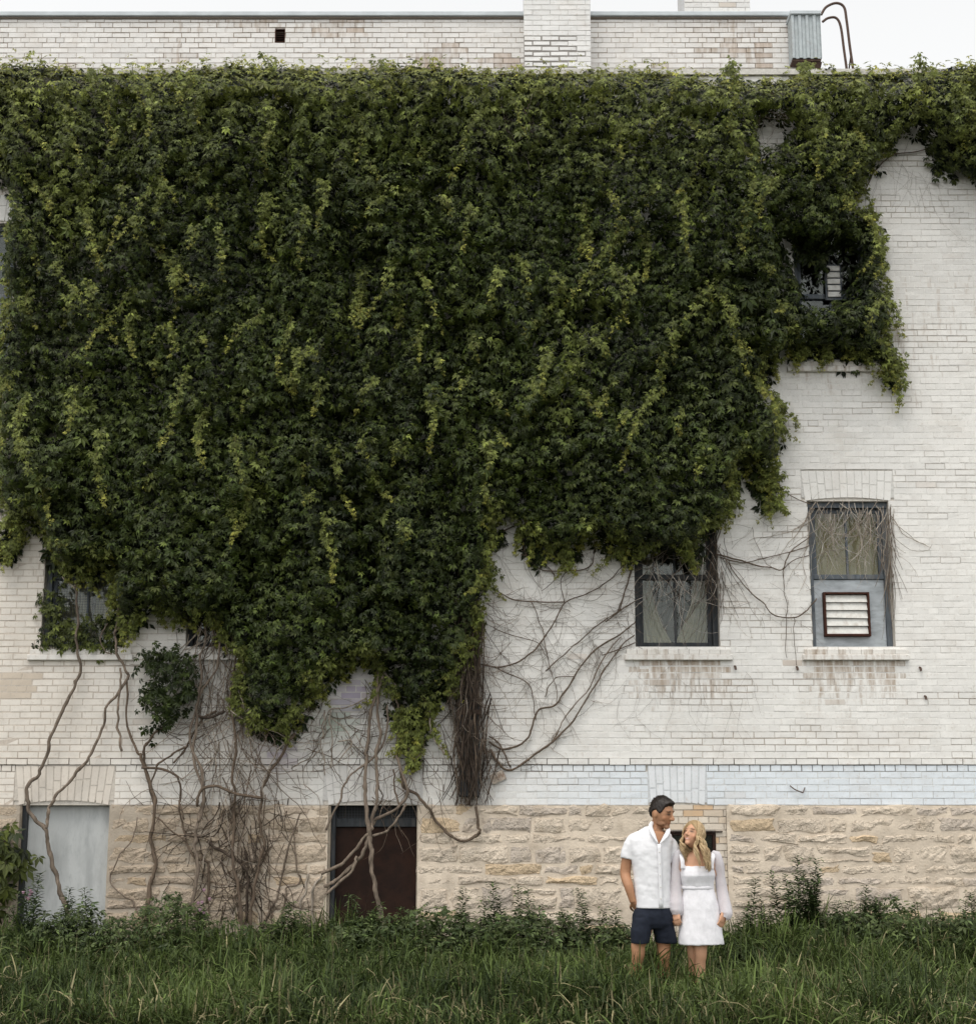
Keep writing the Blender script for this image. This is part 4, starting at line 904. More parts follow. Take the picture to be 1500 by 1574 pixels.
RB = [([(1440, 560), (1380, 600), (1300, 650), (1220, 720), (1170, 760), (1100, 830)], 2, 2), ([(1440, 640), (1380, 690), (1300, 740), (1240, 800), (1190, 880), (1130, 960), (1070, 980), (1040, 1060), (1000, 1110), (930, 1130), (880, 1100)], 2.5, 3.6),
      ([(1440, 690), (1380, 740), (1320, 830), (1260, 930), (1200, 1020), (1120, 1100), (1040, 1160), (965, 1210), (920, 1190), (880, 1130)], 2, 4.2), ([(850, 805), (920, 815), (1000, 790), (1060, 740), (1120, 660), (1170, 570), (1260, 530), (1330, 490), (1400, 420)], 3, 1.6),
      ([(890, 510), (970, 555), (1080, 565), (1170, 565)], 2, 2.2), ([(1170, 570), (1160, 480), (1200, 420), (1240, 380)], 1.5, 1.2), ([(1000, 290), (1010, 340), (1030, 400), (1080, 440), (1180, 445), (1260, 430), (1290, 350)], 2.2, 1.8), ([(890, 660), (960, 690), (1060, 720), (1100, 770)], 1.5, 1.2),
      ([(900, 815), (1020, 875), (1050, 950), (1055, 1020)], 2, 1.4), ([(1090, 930), (1130, 860), (1210, 850)], 1.8, 1.4), ([(1040, 560), (1080, 660), (1100, 770), (1140, 900), (1140, 960)], 1.6, 1.2), ([(1440, 400), (1410, 500), (1380, 590), (1330, 640)], 3, 1.8), ([(1430, 430), (1395, 540), (1370, 610)], 2.2, 1.6),
      ([(1440, 720), (1380, 745), (1310, 770)], 1.8, 1.4), ([(1120, 1100), (1180, 1000), (1260, 900), (1310, 800), (1380, 700)], 2.2, 1.6), ([(880, 1080), (920, 1110), (960, 1200)], 2.5, 2.5), ([(1000, 380), (1080, 410), (1130, 470), (1080, 520)], 1.8, 1.2), ([(860, 330), (930, 295), (980, 270)], 2.5, 2.0)]
for pts, a, b in RB: vine(v, [Z4(*p) for p in pts], a, b, 'brown', .015, 'branch', .7)
RP = [Z4(*p) for pts, a, b in RB for p in pts]
def g_():
    a, b = RP[rv.integers(len(RP))]; return a + rv.normal(0, 6), b + rv.normal(0, 6), rv.uniform(0, 6.28), rv.uniform(15, 75), rv.uniform(.35, .9), rv.normal(0, .8), .012
twigs(v, 230, g_, cols=('brown', 'grey'), seg=3)
def g_():
    x = rv.uniform(760, 970); y = rv.uniform(800, 1080); return x, y, rv.uniform(0, 6.28), rv.uniform(20, 110), rv.uniform(.3, .7), rv.normal(0, .8), .012
twigs(v, 120, g_, cols=('brown', 'grey'), seg=3)
v = vthing(1175, 'thin bare branches strung between the curtained window and the vented window')
for pts, a, b in (([(410, 415), (500, 440), (580, 465), (640, 470), (690, 480), (720, 410), (800, 340)], 2.6, 1.8), ([(420, 430), (520, 452), (600, 436), (700, 412), (800, 380)], 2, 1.5), ([(460, 450), (530, 550), (600, 620), (650, 670), (740, 680), (800, 640), (830, 600)], 2, 2.2), ([(690, 480), (695, 560), (705, 640), (700, 720), (705, 850)], 1.4, .9),
                  ([(655, 120), (720, 170), (800, 205)], 1.4, 1.6), ([(690, 480), (740, 440), (800, 420)], 1.6, 1.3), ([(740, 680), (735, 740), (745, 880)], 1.2, .8), ([(640, 470), (600, 430), (560, 300)], 1, .7)): vine(v, [Z5(*p) for p in pts], a, b, 'brown', .012, 'branch', .7)
def g_():
    x = rv.uniform(1110, 1245); y = rv.uniform(770, 960); return x, y, rv.uniform(0, 6.28), rv.uniform(15, 60), rv.uniform(.3, .6), rv.normal(0, .8), .012
twigs(v, 60, g_, cols=('brown', 'grey'), seg=3)
def g_():
    x = rv.uniform(950, 1150); y = rv.uniform(1010, 1100); return x, y, math.pi / 2 + rv.normal(0, .4), rv.uniform(40, 110), rv.uniform(.25, .45), rv.normal(0, .6), .011
twigs(v, 22, g_, cols=('grey', 'brown'), seg=3)
v = vthing(1305, 'pale dry twigs hanging like a net over the vented window')
def g_():
    x = rv.uniform(1243, 1370); y = rv.uniform(768, 800); return x, y, math.pi / 2 + rv.normal(0, .35), rv.uniform(40, 135), rv.uniform(.6, 1.5), rv.normal(0, .7), rv.uniform(.0, .06)
twigs(v, 80, g_, cols=('pale', 'pale', 'bleached'))
def g_():
    x = rv.normal(1366, 5); y = rv.uniform(775, 900); return x, y, math.pi / 2 + rv.normal(0, .05), rv.uniform(40, 110), rv.uniform(.6, 1.3), rv.normal(0, .15), rv.uniform(.01, .05)
twigs(v, 34, g_, cols=('brown', 'grey', 'pale'), walk=.07)
v = vthing(1040, 'dry twigs trailing across the curtained double window')
def g_():
    x = rv.uniform(985, 1105); y = rv.uniform(790, 900); return x, y, math.pi / 2 + rv.normal(0, .7), rv.uniform(40, 140), rv.uniform(.5, 1.2), rv.normal(0, .9), rv.uniform(.0, .06)
twigs(v, 75, g_, cols=('pale', 'bleached', 'brown'))
def g_():
    x = rv.normal(1100, 6); y = rv.uniform(800, 900); return x, y, math.pi / 2 + rv.normal(0, .2), rv.uniform(40, 120), rv.uniform(.6, 1.2), rv.normal(0, .3), rv.uniform(.01, .08)
twigs(v, 36, g_, cols=('brown', 'dark', 'grey'), walk=.09)
v = vthing(1390, 'hair-thin dry tendrils on the white wall under the upper right creeper')
def g_():
    x = rv.uniform(1330, 1440); y = rv.uniform(215, 300); return x, y, math.pi / 2 + rv.normal(0, .3), rv.uniform(40, 140), rv.uniform(.25, .5), rv.normal(0, .5), .011
twigs(v, 26, g_, cols=('grey', 'brown'), seg=3)
vine(v, [(1440, 222), (1405, 235), (1370, 240), (1345, 262), (1325, 300)], 2.2, 2, 'brown', .012, 'branch')
v = vthing(1175, 'dry brown twigs showing through the creeper by the small bare brick patch')
def g_():
    x = rv.uniform(1130, 1215); y = rv.uniform(140, 180); return x, y, rv.uniform(.1, 2.2), rv.uniform(25, 70), rv.uniform(.4, .9), rv.normal(0, .6), rv.uniform(.12, .34)
twigs(v, 55, g_, cols=('grey', 'pale', 'brown'))
v = vthing(800, 'dry twigs showing through the creeper at the top centre')
def g_():
    x = rv.uniform(740, 830); y = rv.uniform(140, 200); return x, y, rv.uniform(.1, 2.6), rv.uniform(25, 80), rv.uniform(.4, .8), rv.normal(0, .6), rv.uniform(.25, .45)
twigs(v, 60, g_, cols=('grey', 'pale', 'brown'))
# small fittings on the wall
m = MB(); a = W(752, 1203, WY - .02); b = W(778, 1190, WY - .02)
c_, s_ = math.cos(.42), math.sin(.42); ctr = np.array(W(765, 1195, WY)); V = []
for y_ in (-.035, 0):
    for u, q in ((-.075, -.05), (.075, -.05), (.075, .05), (-.075, .05)): V.append((ctr[0] + u * c_ - q * s_, WY + y_ - .002, ctr[2] + u * s_ + q * c_))
m.add(V, [(0, 1, 2, 3), (0, 4, 5, 1), (1, 5, 6, 2), (2, 6, 7, 3), (3, 7, 4, 0)]); tb = build('tilted_block', m.V, m.F, mat('old_wood', (.42, .36, .30), var=(20, .3), dirt=(14, .5, .65, (.12, .06, .03), .8)), org=tuple(ctr)); tag(tb, 'small tilted wooden block fixed on the wall right of the drainpipe', 'block')
m = MB(); Pq = np.array([W(1214, 1208, WY - .02), W(1222, 1214, WY - .05), W(1234, 1219, WY - .03)]); add_tube(m, catmull(Pq, 4), .006, 6); add_tube(m, np.array([W(1234, 1219, WY - .03), W(1237, 1211, WY - .005)]), .005, 6)
br = build('iron_hook', m.V, m.F, MT['iron'], org=W(1225, 1214)); tag(br, 'small bent iron hook on the pale blue band right of the couple', 'hook')
for (a, b, lab) in ((1413, 1026, 'rusty bolt beside the right end of the vented window sill'), (1224, 1025, 'rusty bolt in the wall between the two lower right sills'), (1129, 1024, 'rusty bolt beside the curtained window sill'), (1421, 1070, 'short bent nail low right of the vented window')):
    m = MB(); c0 = W(a, b, WY + .01); add_tube(m, np.array([c0, (c0[0], WY - .03, c0[2] - .01), (c0[0] + .004, WY - .035, c0[2] - .04)]), .012, 6); o_ = build('wall_bolt', m.V, m.F, MT['iron'], org=c0); tag(o_, lab, 'bolt', 'rusty bolts in the wall')

# ================================================================== GRASS
rg = np.random.default_rng(23)
def blades(x, y, z0, L, el, wd, col, droop):
    """grass leaves: base point, length, starting elevation, half width, droop"""
    n = len(x); th = rg.uniform(0, 2 * math.pi, n)
    dx, dy = np.cos(th), np.sin(th); ph = th + math.pi / 2 + rg.normal(0, .25, n); sx, sy = np.cos(ph), np.sin(ph); sz = rg.normal(0, .35, n)
    lv = np.array([0, .36, .72, 1.0]); wl = np.array([.6, 1.0, .75, .06]); V = np.zeros((n, 4, 2, 3))
    for k in range(4):
        t = lv[k]; of = L * np.cos(el) * (t + droop * .35 * t ** 2); z = z0 + L * (np.sin(el) * t - droop * t ** 2.2)
        for s_, sg in enumerate((-1, 1)):
            V[:, k, s_, 0] = x + dx * of + sg * sx * wd * wl[k]; V[:, k, s_, 1] = y + dy * of + sg * sy * wd * wl[k]; V[:, k, s_, 2] = np.maximum(z + sg * sz * wd * wl[k], .0)
    V[:, :, :, 1] = np.minimum(V[:, :, :, 1], WY - .07)
    f = np.array([[0, 1, 3, 2], [2, 3, 5, 4], [4, 5, 7, 6]])[None] + (np.arange(n) * 8)[:, None, None]
    return V.reshape(-1, 3), f.reshape(-1, 4), np.repeat(col, 3, 0)
def height_at(x, y):
    h = .14 + .50 * fbm(x * 1.5, y * 1.5, 161) + .26 * (fbm(x * 4, y * 4, 165) - .5)
    h = h * (1 - .05 * np.exp(-(((x - 1.75) / .75) ** 2 + ((y - 12.7) / .8) ** 2))) + (.03 + .30 * fbm(x * .9, y * .4, 185)) * sstep(13.6, 15.2, y) * (1 - .6 * np.exp(-((x - 1.4) / 1.0) ** 2))
    return h
parts = []
n = 150000; x = rg.uniform(-6.3, 6.3, n); y = 11.05 + (15.78 - 11.05) * rg.random(n)
keep = rg.random(n) < .22 + .78 * sstep(.32, .62, fbm(x * 2.2, y * 2.2, 171)); keep &= rg.random(n) < sstep(10.9, 11.5, y + .35 * fbm(x * 1.5, x * 0, 183)) * .9 + .1; x, y = x[keep], y[keep]; n = len(x)
q = np.clip(fbm(x * .9, y * 1.2, 175) * 1.3 - .2 + rg.normal(0, .25, n), 0, 1)[:, None]
col = (np.array([.026, .042, .012]) * (1 - q) + np.array([.125, .172, .046]) * q) * rg.uniform(.55, 1.5, (n, 1))
st = rg.random(n) < .03 + .10 * sstep(12.2, 11.1, y); col[st] = np.array([.34, .30, .16]) * rg.uniform(.5, 1.2, (st.sum(), 1))
H = height_at(x, y); u = rg.random(n) ** .8
parts.append(blades(x, y, H * u * .78, H * rg.uniform(.45, .95, n) * (1.1 - .35 * u), np.clip(rg.normal(.95, .34, n), .2, 1.5), rg.uniform(.0028, .0074, n), col, np.abs(rg.normal(.48, .28, n))))
n = 2200; x = rg.uniform(-6.2, 6.2, n); y = rg.uniform(11.1, 15.5, n); col = np.array([.34, .31, .17]) * rg.uniform(.5, 1.1, (n, 1))
parts.append(blades(x, y, np.zeros(n), height_at(x, y) * rg.uniform(1.0, 1.5, n), np.clip(rg.normal(1.35, .12, n), .8, 1.57), np.full(n, .0020), col, np.abs(rg.normal(.15, .12, n))))
V = np.concatenate([p[0] for p in parts]); off = np.cumsum([0] + [len(p[0]) for p in parts]); Fq = np.concatenate([p[1] + o for p, o in zip(parts, off)]); T = np.concatenate([p[2] for p in parts])
gr = build('grass', V, Fq, MT['grass'], None, T); tag(gr, 'long unmown green grass across the foreground', 'grass', kind='stuff')

# ================================================================== WEEDS
def weed(px, py, y, label, group, flower=False, spread=.10, seed=0):
    r = np.random.default_rng(seed + 300); X_, _, Z_ = W(px, py, y); t = thing('leafy_weed', (X_, y, 0), label, 'weed', group)
    stems = MB(); C, Nn, Tt, S, Co = [], [], [], [], []
    ns = r.integers(5, 10)
    for s in range(ns):
        h = Z_ * (1 if s == 0 else r.uniform(.45, .92)); a = r.uniform(0, 6.28); of = 0 if s == 0 else r.uniform(.3, 1) * spread * 1.7
        tip = np.array([X_ + (r.normal(0, .02) if s == 0 else math.cos(a) * of * 1.6), min(y + math.sin(a) * of, WY - .12), h]); bs = np.array([X_ + r.normal(0, .03), y + r.normal(0, .02), -.01])
        mid = (tip + bs) / 2 + np.array([r.normal(0, .03), 0, 0]); P = catmull([bs, mid, tip], 8); add_tube(stems, P, np.linspace(.005, .002, len(P)), 5, (.06, .085, .03))
        k = int(h / .0065)
        for i in range(k):
            u = .22 + .78 * i / k; p = P[int(u * (len(P) - 1))] * (1 - (u * (len(P) - 1)) % 1) + P[min(int(u * (len(P) - 1)) + 1, len(P) - 1)] * ((u * (len(P) - 1)) % 1)
            b = i * 2.4 + r.normal(0, .3); d = np.array([math.cos(b), math.sin(b), r.uniform(.1, .9)])
            C.append(p); Tt.append(d); Nn.append(np.array([-math.cos(b) * .6, -math.sin(b) * .6, 1])); S.append(r.uniform(.09, .165) * (1.2 - .75 * u)); q = r.random() * .8; Co.append(np.array([.030, .055, .017]) * (1 - q) + np.array([.075, .105, .035]) * q)
            if r.random() < .35:
                C.append(p + d * .04); Tt.append(d + r.normal(0, .5, 3)); Nn.append(np.array([0, -.4, 1.])); S.append(.05); Co.append(np.array([.08, .11, .04]))
    V, Fq, T = leaf_arrays(np.array(C), np.array(Nn), np.array(Tt), np.array(S), np.array(Co), nl=1, rs=r)
    stems.go('stem', MT['leaf'], t); build('foliage', V, Fq, MT['leaf'], t, T, kind='stuff')
    if flower:
        m = MB()
        for _ in range(6):
            p = np.array([X_, y - .02, Z_]) + r.normal(0, .05, 3) * np.array([1, .5, 1]); add_tube(m, np.array([p, p + (0, -.004, .022)]), np.array([.010, .016]), 6, (.52, .33, .42))
        m.go('flower_heads', MT['leaf'], t, kind='stuff')
n = 28000; x = rg.uniform(-6.2, 6.2, n); y = rg.uniform(14.3, 15.72, n); hh = (.22 + .86 * fbm(x * 1.6, y * 1.0, 187)) * sstep(13.9, 15.0, y) * (1 - .3 * np.exp(-((x - 1.4) / .9) ** 2)); z = hh * rg.uniform(.25, 1, n) ** .7
kp = rg.random(n) < sstep(.24, .50, fbm(x * 2, y * 2, 189)); x, y, z = x[kp], y[kp], z[kp]; n = len(x); q = rg.random((n, 1))
C = np.stack([x, y, z], 1); Nm = np.stack([rg.normal(0, .5, n), -.3 + rg.normal(0, .4, n), np.ones(n)], 1); Tp = rg.normal(0, 1, (n, 3)); Tp[:, 2] = rg.uniform(-.2, .7, n)
V, Fq, T = leaf_arrays(C, Nm, Tp, rg.uniform(.04, .09, n), np.array([.035, .058, .018]) * (1 - q) + np.array([.10, .13, .045]) * q, nl=3, rs=rg)
ug = build('weed_undergrowth', V, Fq, MT['leaf'], None, T); tag(ug, 'low leafy weeds mixed into the grass along the stone wall', 'weeds', kind='stuff')
ORD = ['first', 'second', 'third', 'fourth', 'fifth', 'sixth', 'seventh', 'eighth', 'ninth', 'tenth', 'eleventh', 'twelfth', 'thirteenth']
WD = {'right of the couple': [(1148, 1392), (1167, 1350), (1192, 1340), (1209, 1345), (1226, 1316), (1251, 1320), (1290, 1385), (1330, 1362), (1352, 1385), (1408, 1388), (1440, 1398), (1492, 1372)],
      'between the dark door and the couple': [(672, 1415), (713, 1363), (757, 1357), (798, 1360), (817, 1367), (858, 1395), (893, 1366), (927, 1410), (942, 1398)],
      'left of the dark door': [(43, 1375), (62, 1343), (100, 1365), (128, 1367), (172, 1412), (218, 1417), (268, 1420), (313, 1390), (447, 1388)],
      'in front of the dark door': [(538, 1376), (575, 1400), (618, 1395)]}
ki = 0
for where, L in WD.items():
    for i, (a, b) in enumerate(L):
        weed(a, b, 15.35 + .25 * ((ki * 37) % 10) / 10 - .2, 'leafy weed by the wall, %s from left %s' % (ORD[i], where), 'weeds along the foot of the wall', where.startswith('left') and i in (0, 7), .08 + .06 * ((ki * 13) % 7) / 7, ki); ki += 1

# ================================================================== PEOPLE
MT['skin'] = mat('skin', attr='tint', var=(30, .05), rough=.55, spec=.35)
MT['shirt'] = mat('white_linen', (.80, .80, .82), var=(10, .03), bump=(260, .25, .002), rough=.9)
MT['shorts'] = mat('navy_cotton', (.014, .018, .030), var=(25, .2), bump=(300, .2, .002), rough=.9)
MT['dress'] = mat('white_smocked_cotton', (.80, .79, .82), var=(45, .05), bump=(95, .3, .004), rough=.9)
MT['sheer'] = mat('sheer_white_sleeve', (.82, .80, .84), var=(60, .04), bump=(120, .3, .004), rough=.9, trans=.25, alpha=.86)
MT['hair'] = mat('hair', attr='tint', var=(120, .25), rough=.5, spec=.4, bump=(220, .5, .002))
MT['shoe'] = mat('brown_leather', (.10, .06, .04))
def P(px, py, dy=0.0): return np.array(W(px, py, PY + dy))
MPP = 1 / 182.0                               # metres per photo pixel at the couple
def fuse(pieces, voxel, it=3):
    V = []; Fc = []
    for v_, f_ in pieces:
        b = len(V); V += [tuple(p) for p in v_]; Fc += [tuple(i + b for i in f) for f in f_]
    me = bpy.data.meshes.new('tmp'); me.from_pydata(V, [], Fc); me.update(); ob = bpy.data.objects.new('tmp', me); COL.objects.link(ob)
    md = ob.modifiers.new('r', 'REMESH'); md.mode = 'VOXEL'; md.voxel_size = voxel
    if it: sm = ob.modifiers.new('s', 'SMOOTH'); sm.factor = .5; sm.iterations = it
    dg = bpy.context.evaluated_depsgraph_get(); dg.update(); ev = ob.evaluated_get(dg).to_mesh()
    n = len(ev.vertices); co = np.zeros(n * 3); ev.vertices.foreach_get('co', co); no = np.zeros(n * 3); ev.vertices.foreach_get('normal', no)
    fs = [tuple(p.vertices) for p in ev.polygons]
    bpy.data.objects.remove(ob); bpy.data.meshes.remove(me)
    return co.reshape(-1, 3), no.reshape(-1, 3), fs
def tb(pts, rad, rad2=None, seg=14, sub=5, up=(0, -1, 0)):
    """closed limb through pts with per-point radii"""
    Pp = catmull(pts, sub); k = np.linspace(0, len(pts) - 1, len(Pp)); ra = np.interp(k, range(len(pts)), rad); r2 = None if rad2 is None else np.interp(k, range(len(pts)), rad2)
    V, Fc = tube_arrays(Pp, ra, seg, r2, up); n = len(V); V = np.vstack([V, Pp[0] - (Pp[1] - Pp[0]) * .01, Pp[-1]])
    for j in range(seg):
        q = (j + 1) % seg; Fc.append((n, q, j)); Fc.append((n + 1, n - seg + j, n - seg + q))
    return V, Fc
def ell(c, rx, ry, rz, M=None, n=12):
    V = []; Fc = []
    for i in range(n + 1):
        t = math.pi * i / n
        for j in range(2 * n): a = math.pi * j / n; V.append((c[0] + rx * math.sin(t) * math.cos(a), c[1] + ry * math.sin(t) * math.sin(a), c[2] + rz * math.cos(t)))
    for i in range(n):
        for j in range(2 * n): q = (j + 1) % (2 * n); Fc.append((i * 2 * n + j, (i + 1) * 2 * n + j, (i + 1) * 2 * n + q, i * 2 * n + q))
    V = np.array(V)
    if M is not None: V = V @ M[:3, :3].T + M[:3, 3]
    return V, Fc
def frame(center, fwd, scale=1.0, roll=0.0):
    f = np.array(fwd, float); f /= np.linalg.norm(f); u = np.array([math.sin(roll), 0, math.cos(roll)]); u -= u.dot(f) * f; u /= np.linalg.norm(u); r_ = np.cross(f, u)
    M = np.eye(4); M[:3, 0] = r_ * scale; M[:3, 1] = f * scale; M[:3, 2] = u * scale; M[:3, 3] = center; return M
def skull(d, off=0.0):
    """d (n,3) unit directions -> head surface in head space (x right, y face, z up)"""
    x, y, z = d[:, 0], d[:, 1], d[:, 2]; t = np.clip(-z, 0, 1)
    X = x * (.077 + off) * (1 - .30 * t ** 1.3); Y = y * (.098 + off) * np.where(y > 0, 1 - .05 * t, 1 - .45 * t); Z = z * (.118 + off)
    return np.stack([X, Y + .008 * t, Z], 1)
def sphere_dirs(n):
    V, Fc = ell((0, 0, 0), 1, 1, 1, None, n); return V, Fc
def head_pieces(M, female=False):
    def L(p): return [np.array(q) for q in p]
    d, Fc = sphere_dirs(20); S = skull(d); out = [(S, Fc)]
    k = .85 if female else 1.0
    out.append(tb(L([(0, .090, .020), (0, .104, -.005), (0, .116 * (.97 if female else 1), -.026), (0, .098, -.036)]), [.007 * k, .010 * k, .014 * k, .009 * k], seg=10, up=(0, 0, 1)))
    out.append(ell((.011, .100, -.030), .009, .009, .007)); out.append(ell((-.011, .100, -.030), .009, .009, .007))
    out.append(ell((0, .066, -.096), .030 * k, .024, .020)); out.append(ell((0, .084, -.060), .022, .008, .0060)); out.append(ell((0, .081, -.069), .018, .010, .007)); out.append(ell((0, .072, -.080), .022, .014, .014))
    for s in (-1, 1):
        out.append(ell((s * .031, .084, .032), .022, .012 * k, .008)); out.append(ell((s * .078, -.006, -.008), .009, .020, .031)); out.append(ell((s * .040, .054, -.024), .024, .024, .030))
        if not female: out.append(ell((s * .040, .026, -.070), .016, .044, .024))
    return [(v_ @ M[:3, :3].T + M[:3, 3], f_) for v_, f_ in out]
def hand(wr, d, nrm, curl=.5, size=1.0, thumb=1, spread=.12):
    """palm and five separate fingers; d = hand direction, nrm = back-of-hand normal"""
    d = np.array(d, float); d /= np.linalg.norm(d); nrm = np.array(nrm, float); nrm -= nrm.dot(d) * d; nrm /= np.linalg.norm(nrm); s = np.cross(d, nrm) * thumb; wr = np.array(wr, float); out = []
    out.append(tb([wr - d * .01 * size, wr + d * .03 * size, wr + d * .065 * size, wr + d * .09 * size], [.026 * size, .036 * size, .042 * size, .038 * size], [.020 * size, .018 * size, .015 * size, .012 * size], up=nrm))
    for i, (of, L, r_) in enumerate(((.030, .068, .0088), (.011, .078, .0092), (-.009, .072, .0088), (-.028, .056, .0078))):
        b = wr + d * .080 * size + s * of * size; p = [b]; dd = d + s * spread * (.5 - i / 3); dd /= np.linalg.norm(dd)
        for k in range(3):
            ang = curl * (.55 + .45 * k); c, sn = math.cos(ang), math.sin(ang); v_ = dd * c - nrm * sn; p.append(p[-1] + v_ * L * size * (.44, .32, .24)[k])
        out.append(tb(p, np.array([1, 1, .92, .7]) * r_ * size, seg=8, sub=3, up=nrm))
    b = wr + d * .022 * size + s * .026 * size; out.append(tb([b, b + (d * .5 + s * .75 - nrm * .2) * .034 * size, b + (d * .85 + s * .8 - nrm * .35) * .058 * size, b + (d * 1.25 + s * .7 - nrm * .5) * .075 * size], np.array([.015, .012, .0105, .008]) * size, seg=8, sub=3, up=nrm))
    return out
def vmesh(name, V, fs, m, parent, vcol=None, smooth=True):
    o = build(name, V, fs, m, parent, smooth=smooth)
    if vcol is not None:
        a = o.data.attributes.new('tint', 'FLOAT_COLOR', 'POINT'); c = np.ones((len(V), 4)); c[:, :3] = np.clip(vcol, 0, 1); a.data.foreach_set('color', c.ravel())
    return o
def face_paint(V, M, base, lip, brow, female):
    Mi = np.linalg.inv(M); Lc = V @ Mi[:3, :3].T + Mi[:3, 3]; col = np.tile(np.array(base), (len(V), 1)); x, y, z = Lc[:, 0], Lc[:, 1], Lc[:, 2]; front = (y > .055) & (np.abs(z) < .13) & (np.abs(x) < .09)
    def blob(cx_, cz_, rx, rz, c, k, only=True):
        w_ = np.exp(-(((x - cx_) / rx) ** 2 + ((z - cz_) / rz) ** 2)) * k * (front if only else 1); col[:] = col * (1 - w_[:, None]) + np.array(c) * w_[:, None]
    for s in (-1, 1):
        blob(s * .044, -.028, .022, .018, np.array(base) * np.array([1.08, .86, .82]), .5)
        blob(s * .032, .010, .019, .010, np.array(base) * .45, .65); blob(s * .032, .007, .015, .0075, (.035, .022, .016), 1.0); blob(s * .032, .032, .022, .007, brow, .95)
    blob(0, -.062, .026, .010, lip, .95)
    if female: blob(0, -.062, .014, .0035, (.80, .74, .70), .8)
    else:
        w_ = (sstep(-.045, -.075, z) * (y > .0) * (z > -.14)) * .38; col[:] = col * (1 - w_[:, None]) + np.array([.12, .075, .05]) * w_[:, None]
    return col
def wrinkle(V, No, amp, sx, sz, seed):
    n_ = fbm(V[:, 0] * sx + V[:, 2] * sz * .5 + V[:, 1] * 3, V[:, 2] * sz * .75 - V[:, 0] * sx * .45, seed, 3) - .5; return V + No * (n_ * amp)[:, None]
def loft(rings, seg=36, cap=True):
    """rings: (px, py, half width px, half depth m, dy)"""
    V = []; Fc = []
    for (a, b, hw, dp_, dy) in rings:
        c = P(a, b, dy)
        for j in range(seg):
            t = 2 * math.pi * j / seg; ct, st = math.cos(t), math.sin(t); e = .86
            V.append((c[0] + hw * MPP * math.copysign(abs(ct) ** e, ct), c[1] + dp_ * math.copysign(abs(st) ** e, st), c[2]))
    k = len(rings)
    for i in range(k - 1):
        for j in range(seg): q = (j + 1) % seg; Fc.append((i * seg + j, i * seg + q, (i + 1) * seg + q, (i + 1) * seg + j))
    if cap: Fc += [tuple(range(seg)), tuple(range(k * seg - 1, (k - 1) * seg - 1, -1))]
    return np.array(V), Fc

# ---------------- man
man = thing('person', tuple(P(1001, 1562) * np.array([1, 1, 0])), 'dark-haired person in white short-sleeved shirt and navy shorts, one hand in pocket', 'person', None)
HM = frame(P(1016.5, 1250.5, -.02), (.78, -.60, -.20), 1.06)
skinM = np.array([.43, .222, .122])
pcs = head_pieces(HM)
pcs.append(tb([P(1013, 1262, .02), P(1009, 1274, .02), P(1004, 1290, .0)], [.058, .060, .075]))
pcs.append(loft([(1004, 1275, 11, .055, 0), (1002, 1281, 24, .075, 0), (1000, 1290, 31, .088, 0), (999, 1306, 30, .105, 0), (1001, 1332, 26, .105, 0), (1003, 1360, 24, .10, 0), (1004, 1385, 25, .10, 0), (1004, 1408, 28, .105, 0), (1004, 1420, 26, .10, 0)]))
sh_l, el_l, wr_l = P(974, 1297), P(961, 1342, .03), P(973, 1387, -.035)
pcs.append(tb([sh_l, P(966, 1312, .01), el_l, P(966, 1362, -.03), wr_l], [.044, .046, .046, .041, .029])); pcs += hand(wr_l, P(986, 1404, .02) - wr_l, (-.6, -.8, .1), .15, 1.0, 1)
sh_r, el_r, wr_r = P(1027, 1299, .03), P(1037, 1345, .06), P(1037, 1396, -.01)
pcs.append(tb([sh_r, P(1035, 1318, .05), el_r, P(1038, 1370, .03), wr_r], [.042, .044, .044, .040, .029])); pcs += hand(wr_r, P(1041, 1415, -.05) - wr_r, (.7, -.6, 0), .75, 1.0, -1)
for hx, kx, ax_, fx, dy in ((992, 981, 971, 966, -.02), (1016, 1020, 1022, 1028, .05)):
    zf = PY + dy; kn = P(kx, 1466, dy); an = P(ax_, 1545, dy + .03); an[2] = .085
    pcs.append(tb([P(hx, 1410, dy), P((hx + kx) / 2, 1438, dy - .01), kn + np.array([0, 0, .07]), kn, kn * .85 + an * .15 + np.array([0, .01, 0]), kn * .6 + an * .4 + np.array([0, .025, 0]), an, an + np.array([0, 0, -.04])], [.086, .072, .060, .056, .049, .054, .036, .04]))
    pcs.append(tb([an + np.array([0, .05, -.055]), an + np.array([0, -.06, -.052]), an + np.array([.01, -.17, -.06])], [.036, .042, .036], [.03, .03, .02], up=(0, 0, 1)))
V, No, fs = fuse(pcs, .0056, 3)
vmesh('body', V, fs, MT['skin'], man, face_paint(V, HM, skinM, skinM * np.array([.85, .62, .6]), (.02, .014, .010), False))
# hair: thick on top, swept up at the front, short at the sides
d, Fc = sphere_dirs(64); x, y, z = d.T
phi = np.arctan2(np.abs(x), y); line = np.interp(phi, [0, .45, .85, 1.08, 1.25, 1.42, 1.6, 1.95, 2.25, 3.15], [.60, .60, .48, .18, .0, .05, .20, .12, -.30, -.46])
mk = sstep(-.03, .09, z - line + .05 * (fbm(x * 20, y * 20 + z * 9, 203) - .5)); thick = .007 + .010 * sstep(.3, .8, z) + .020 * sstep(.35, .8, y) * sstep(.35, .7, z) + .010 * (fbm(x * 14, y * 5 + z * 5, 201) - .3)
S = skull(d); S = S + d * (mk * thick - (1 - mk) * .010)[:, None]; S = S @ HM[:3, :3].T + HM[:3, 3]
build('hair', S, Fc, MT['hair'], man, np.array([.016, .011, .008]), smooth=True)
rq = np.random.default_rng(31); m = MB(); sel = np.where(mk > .55)[0]
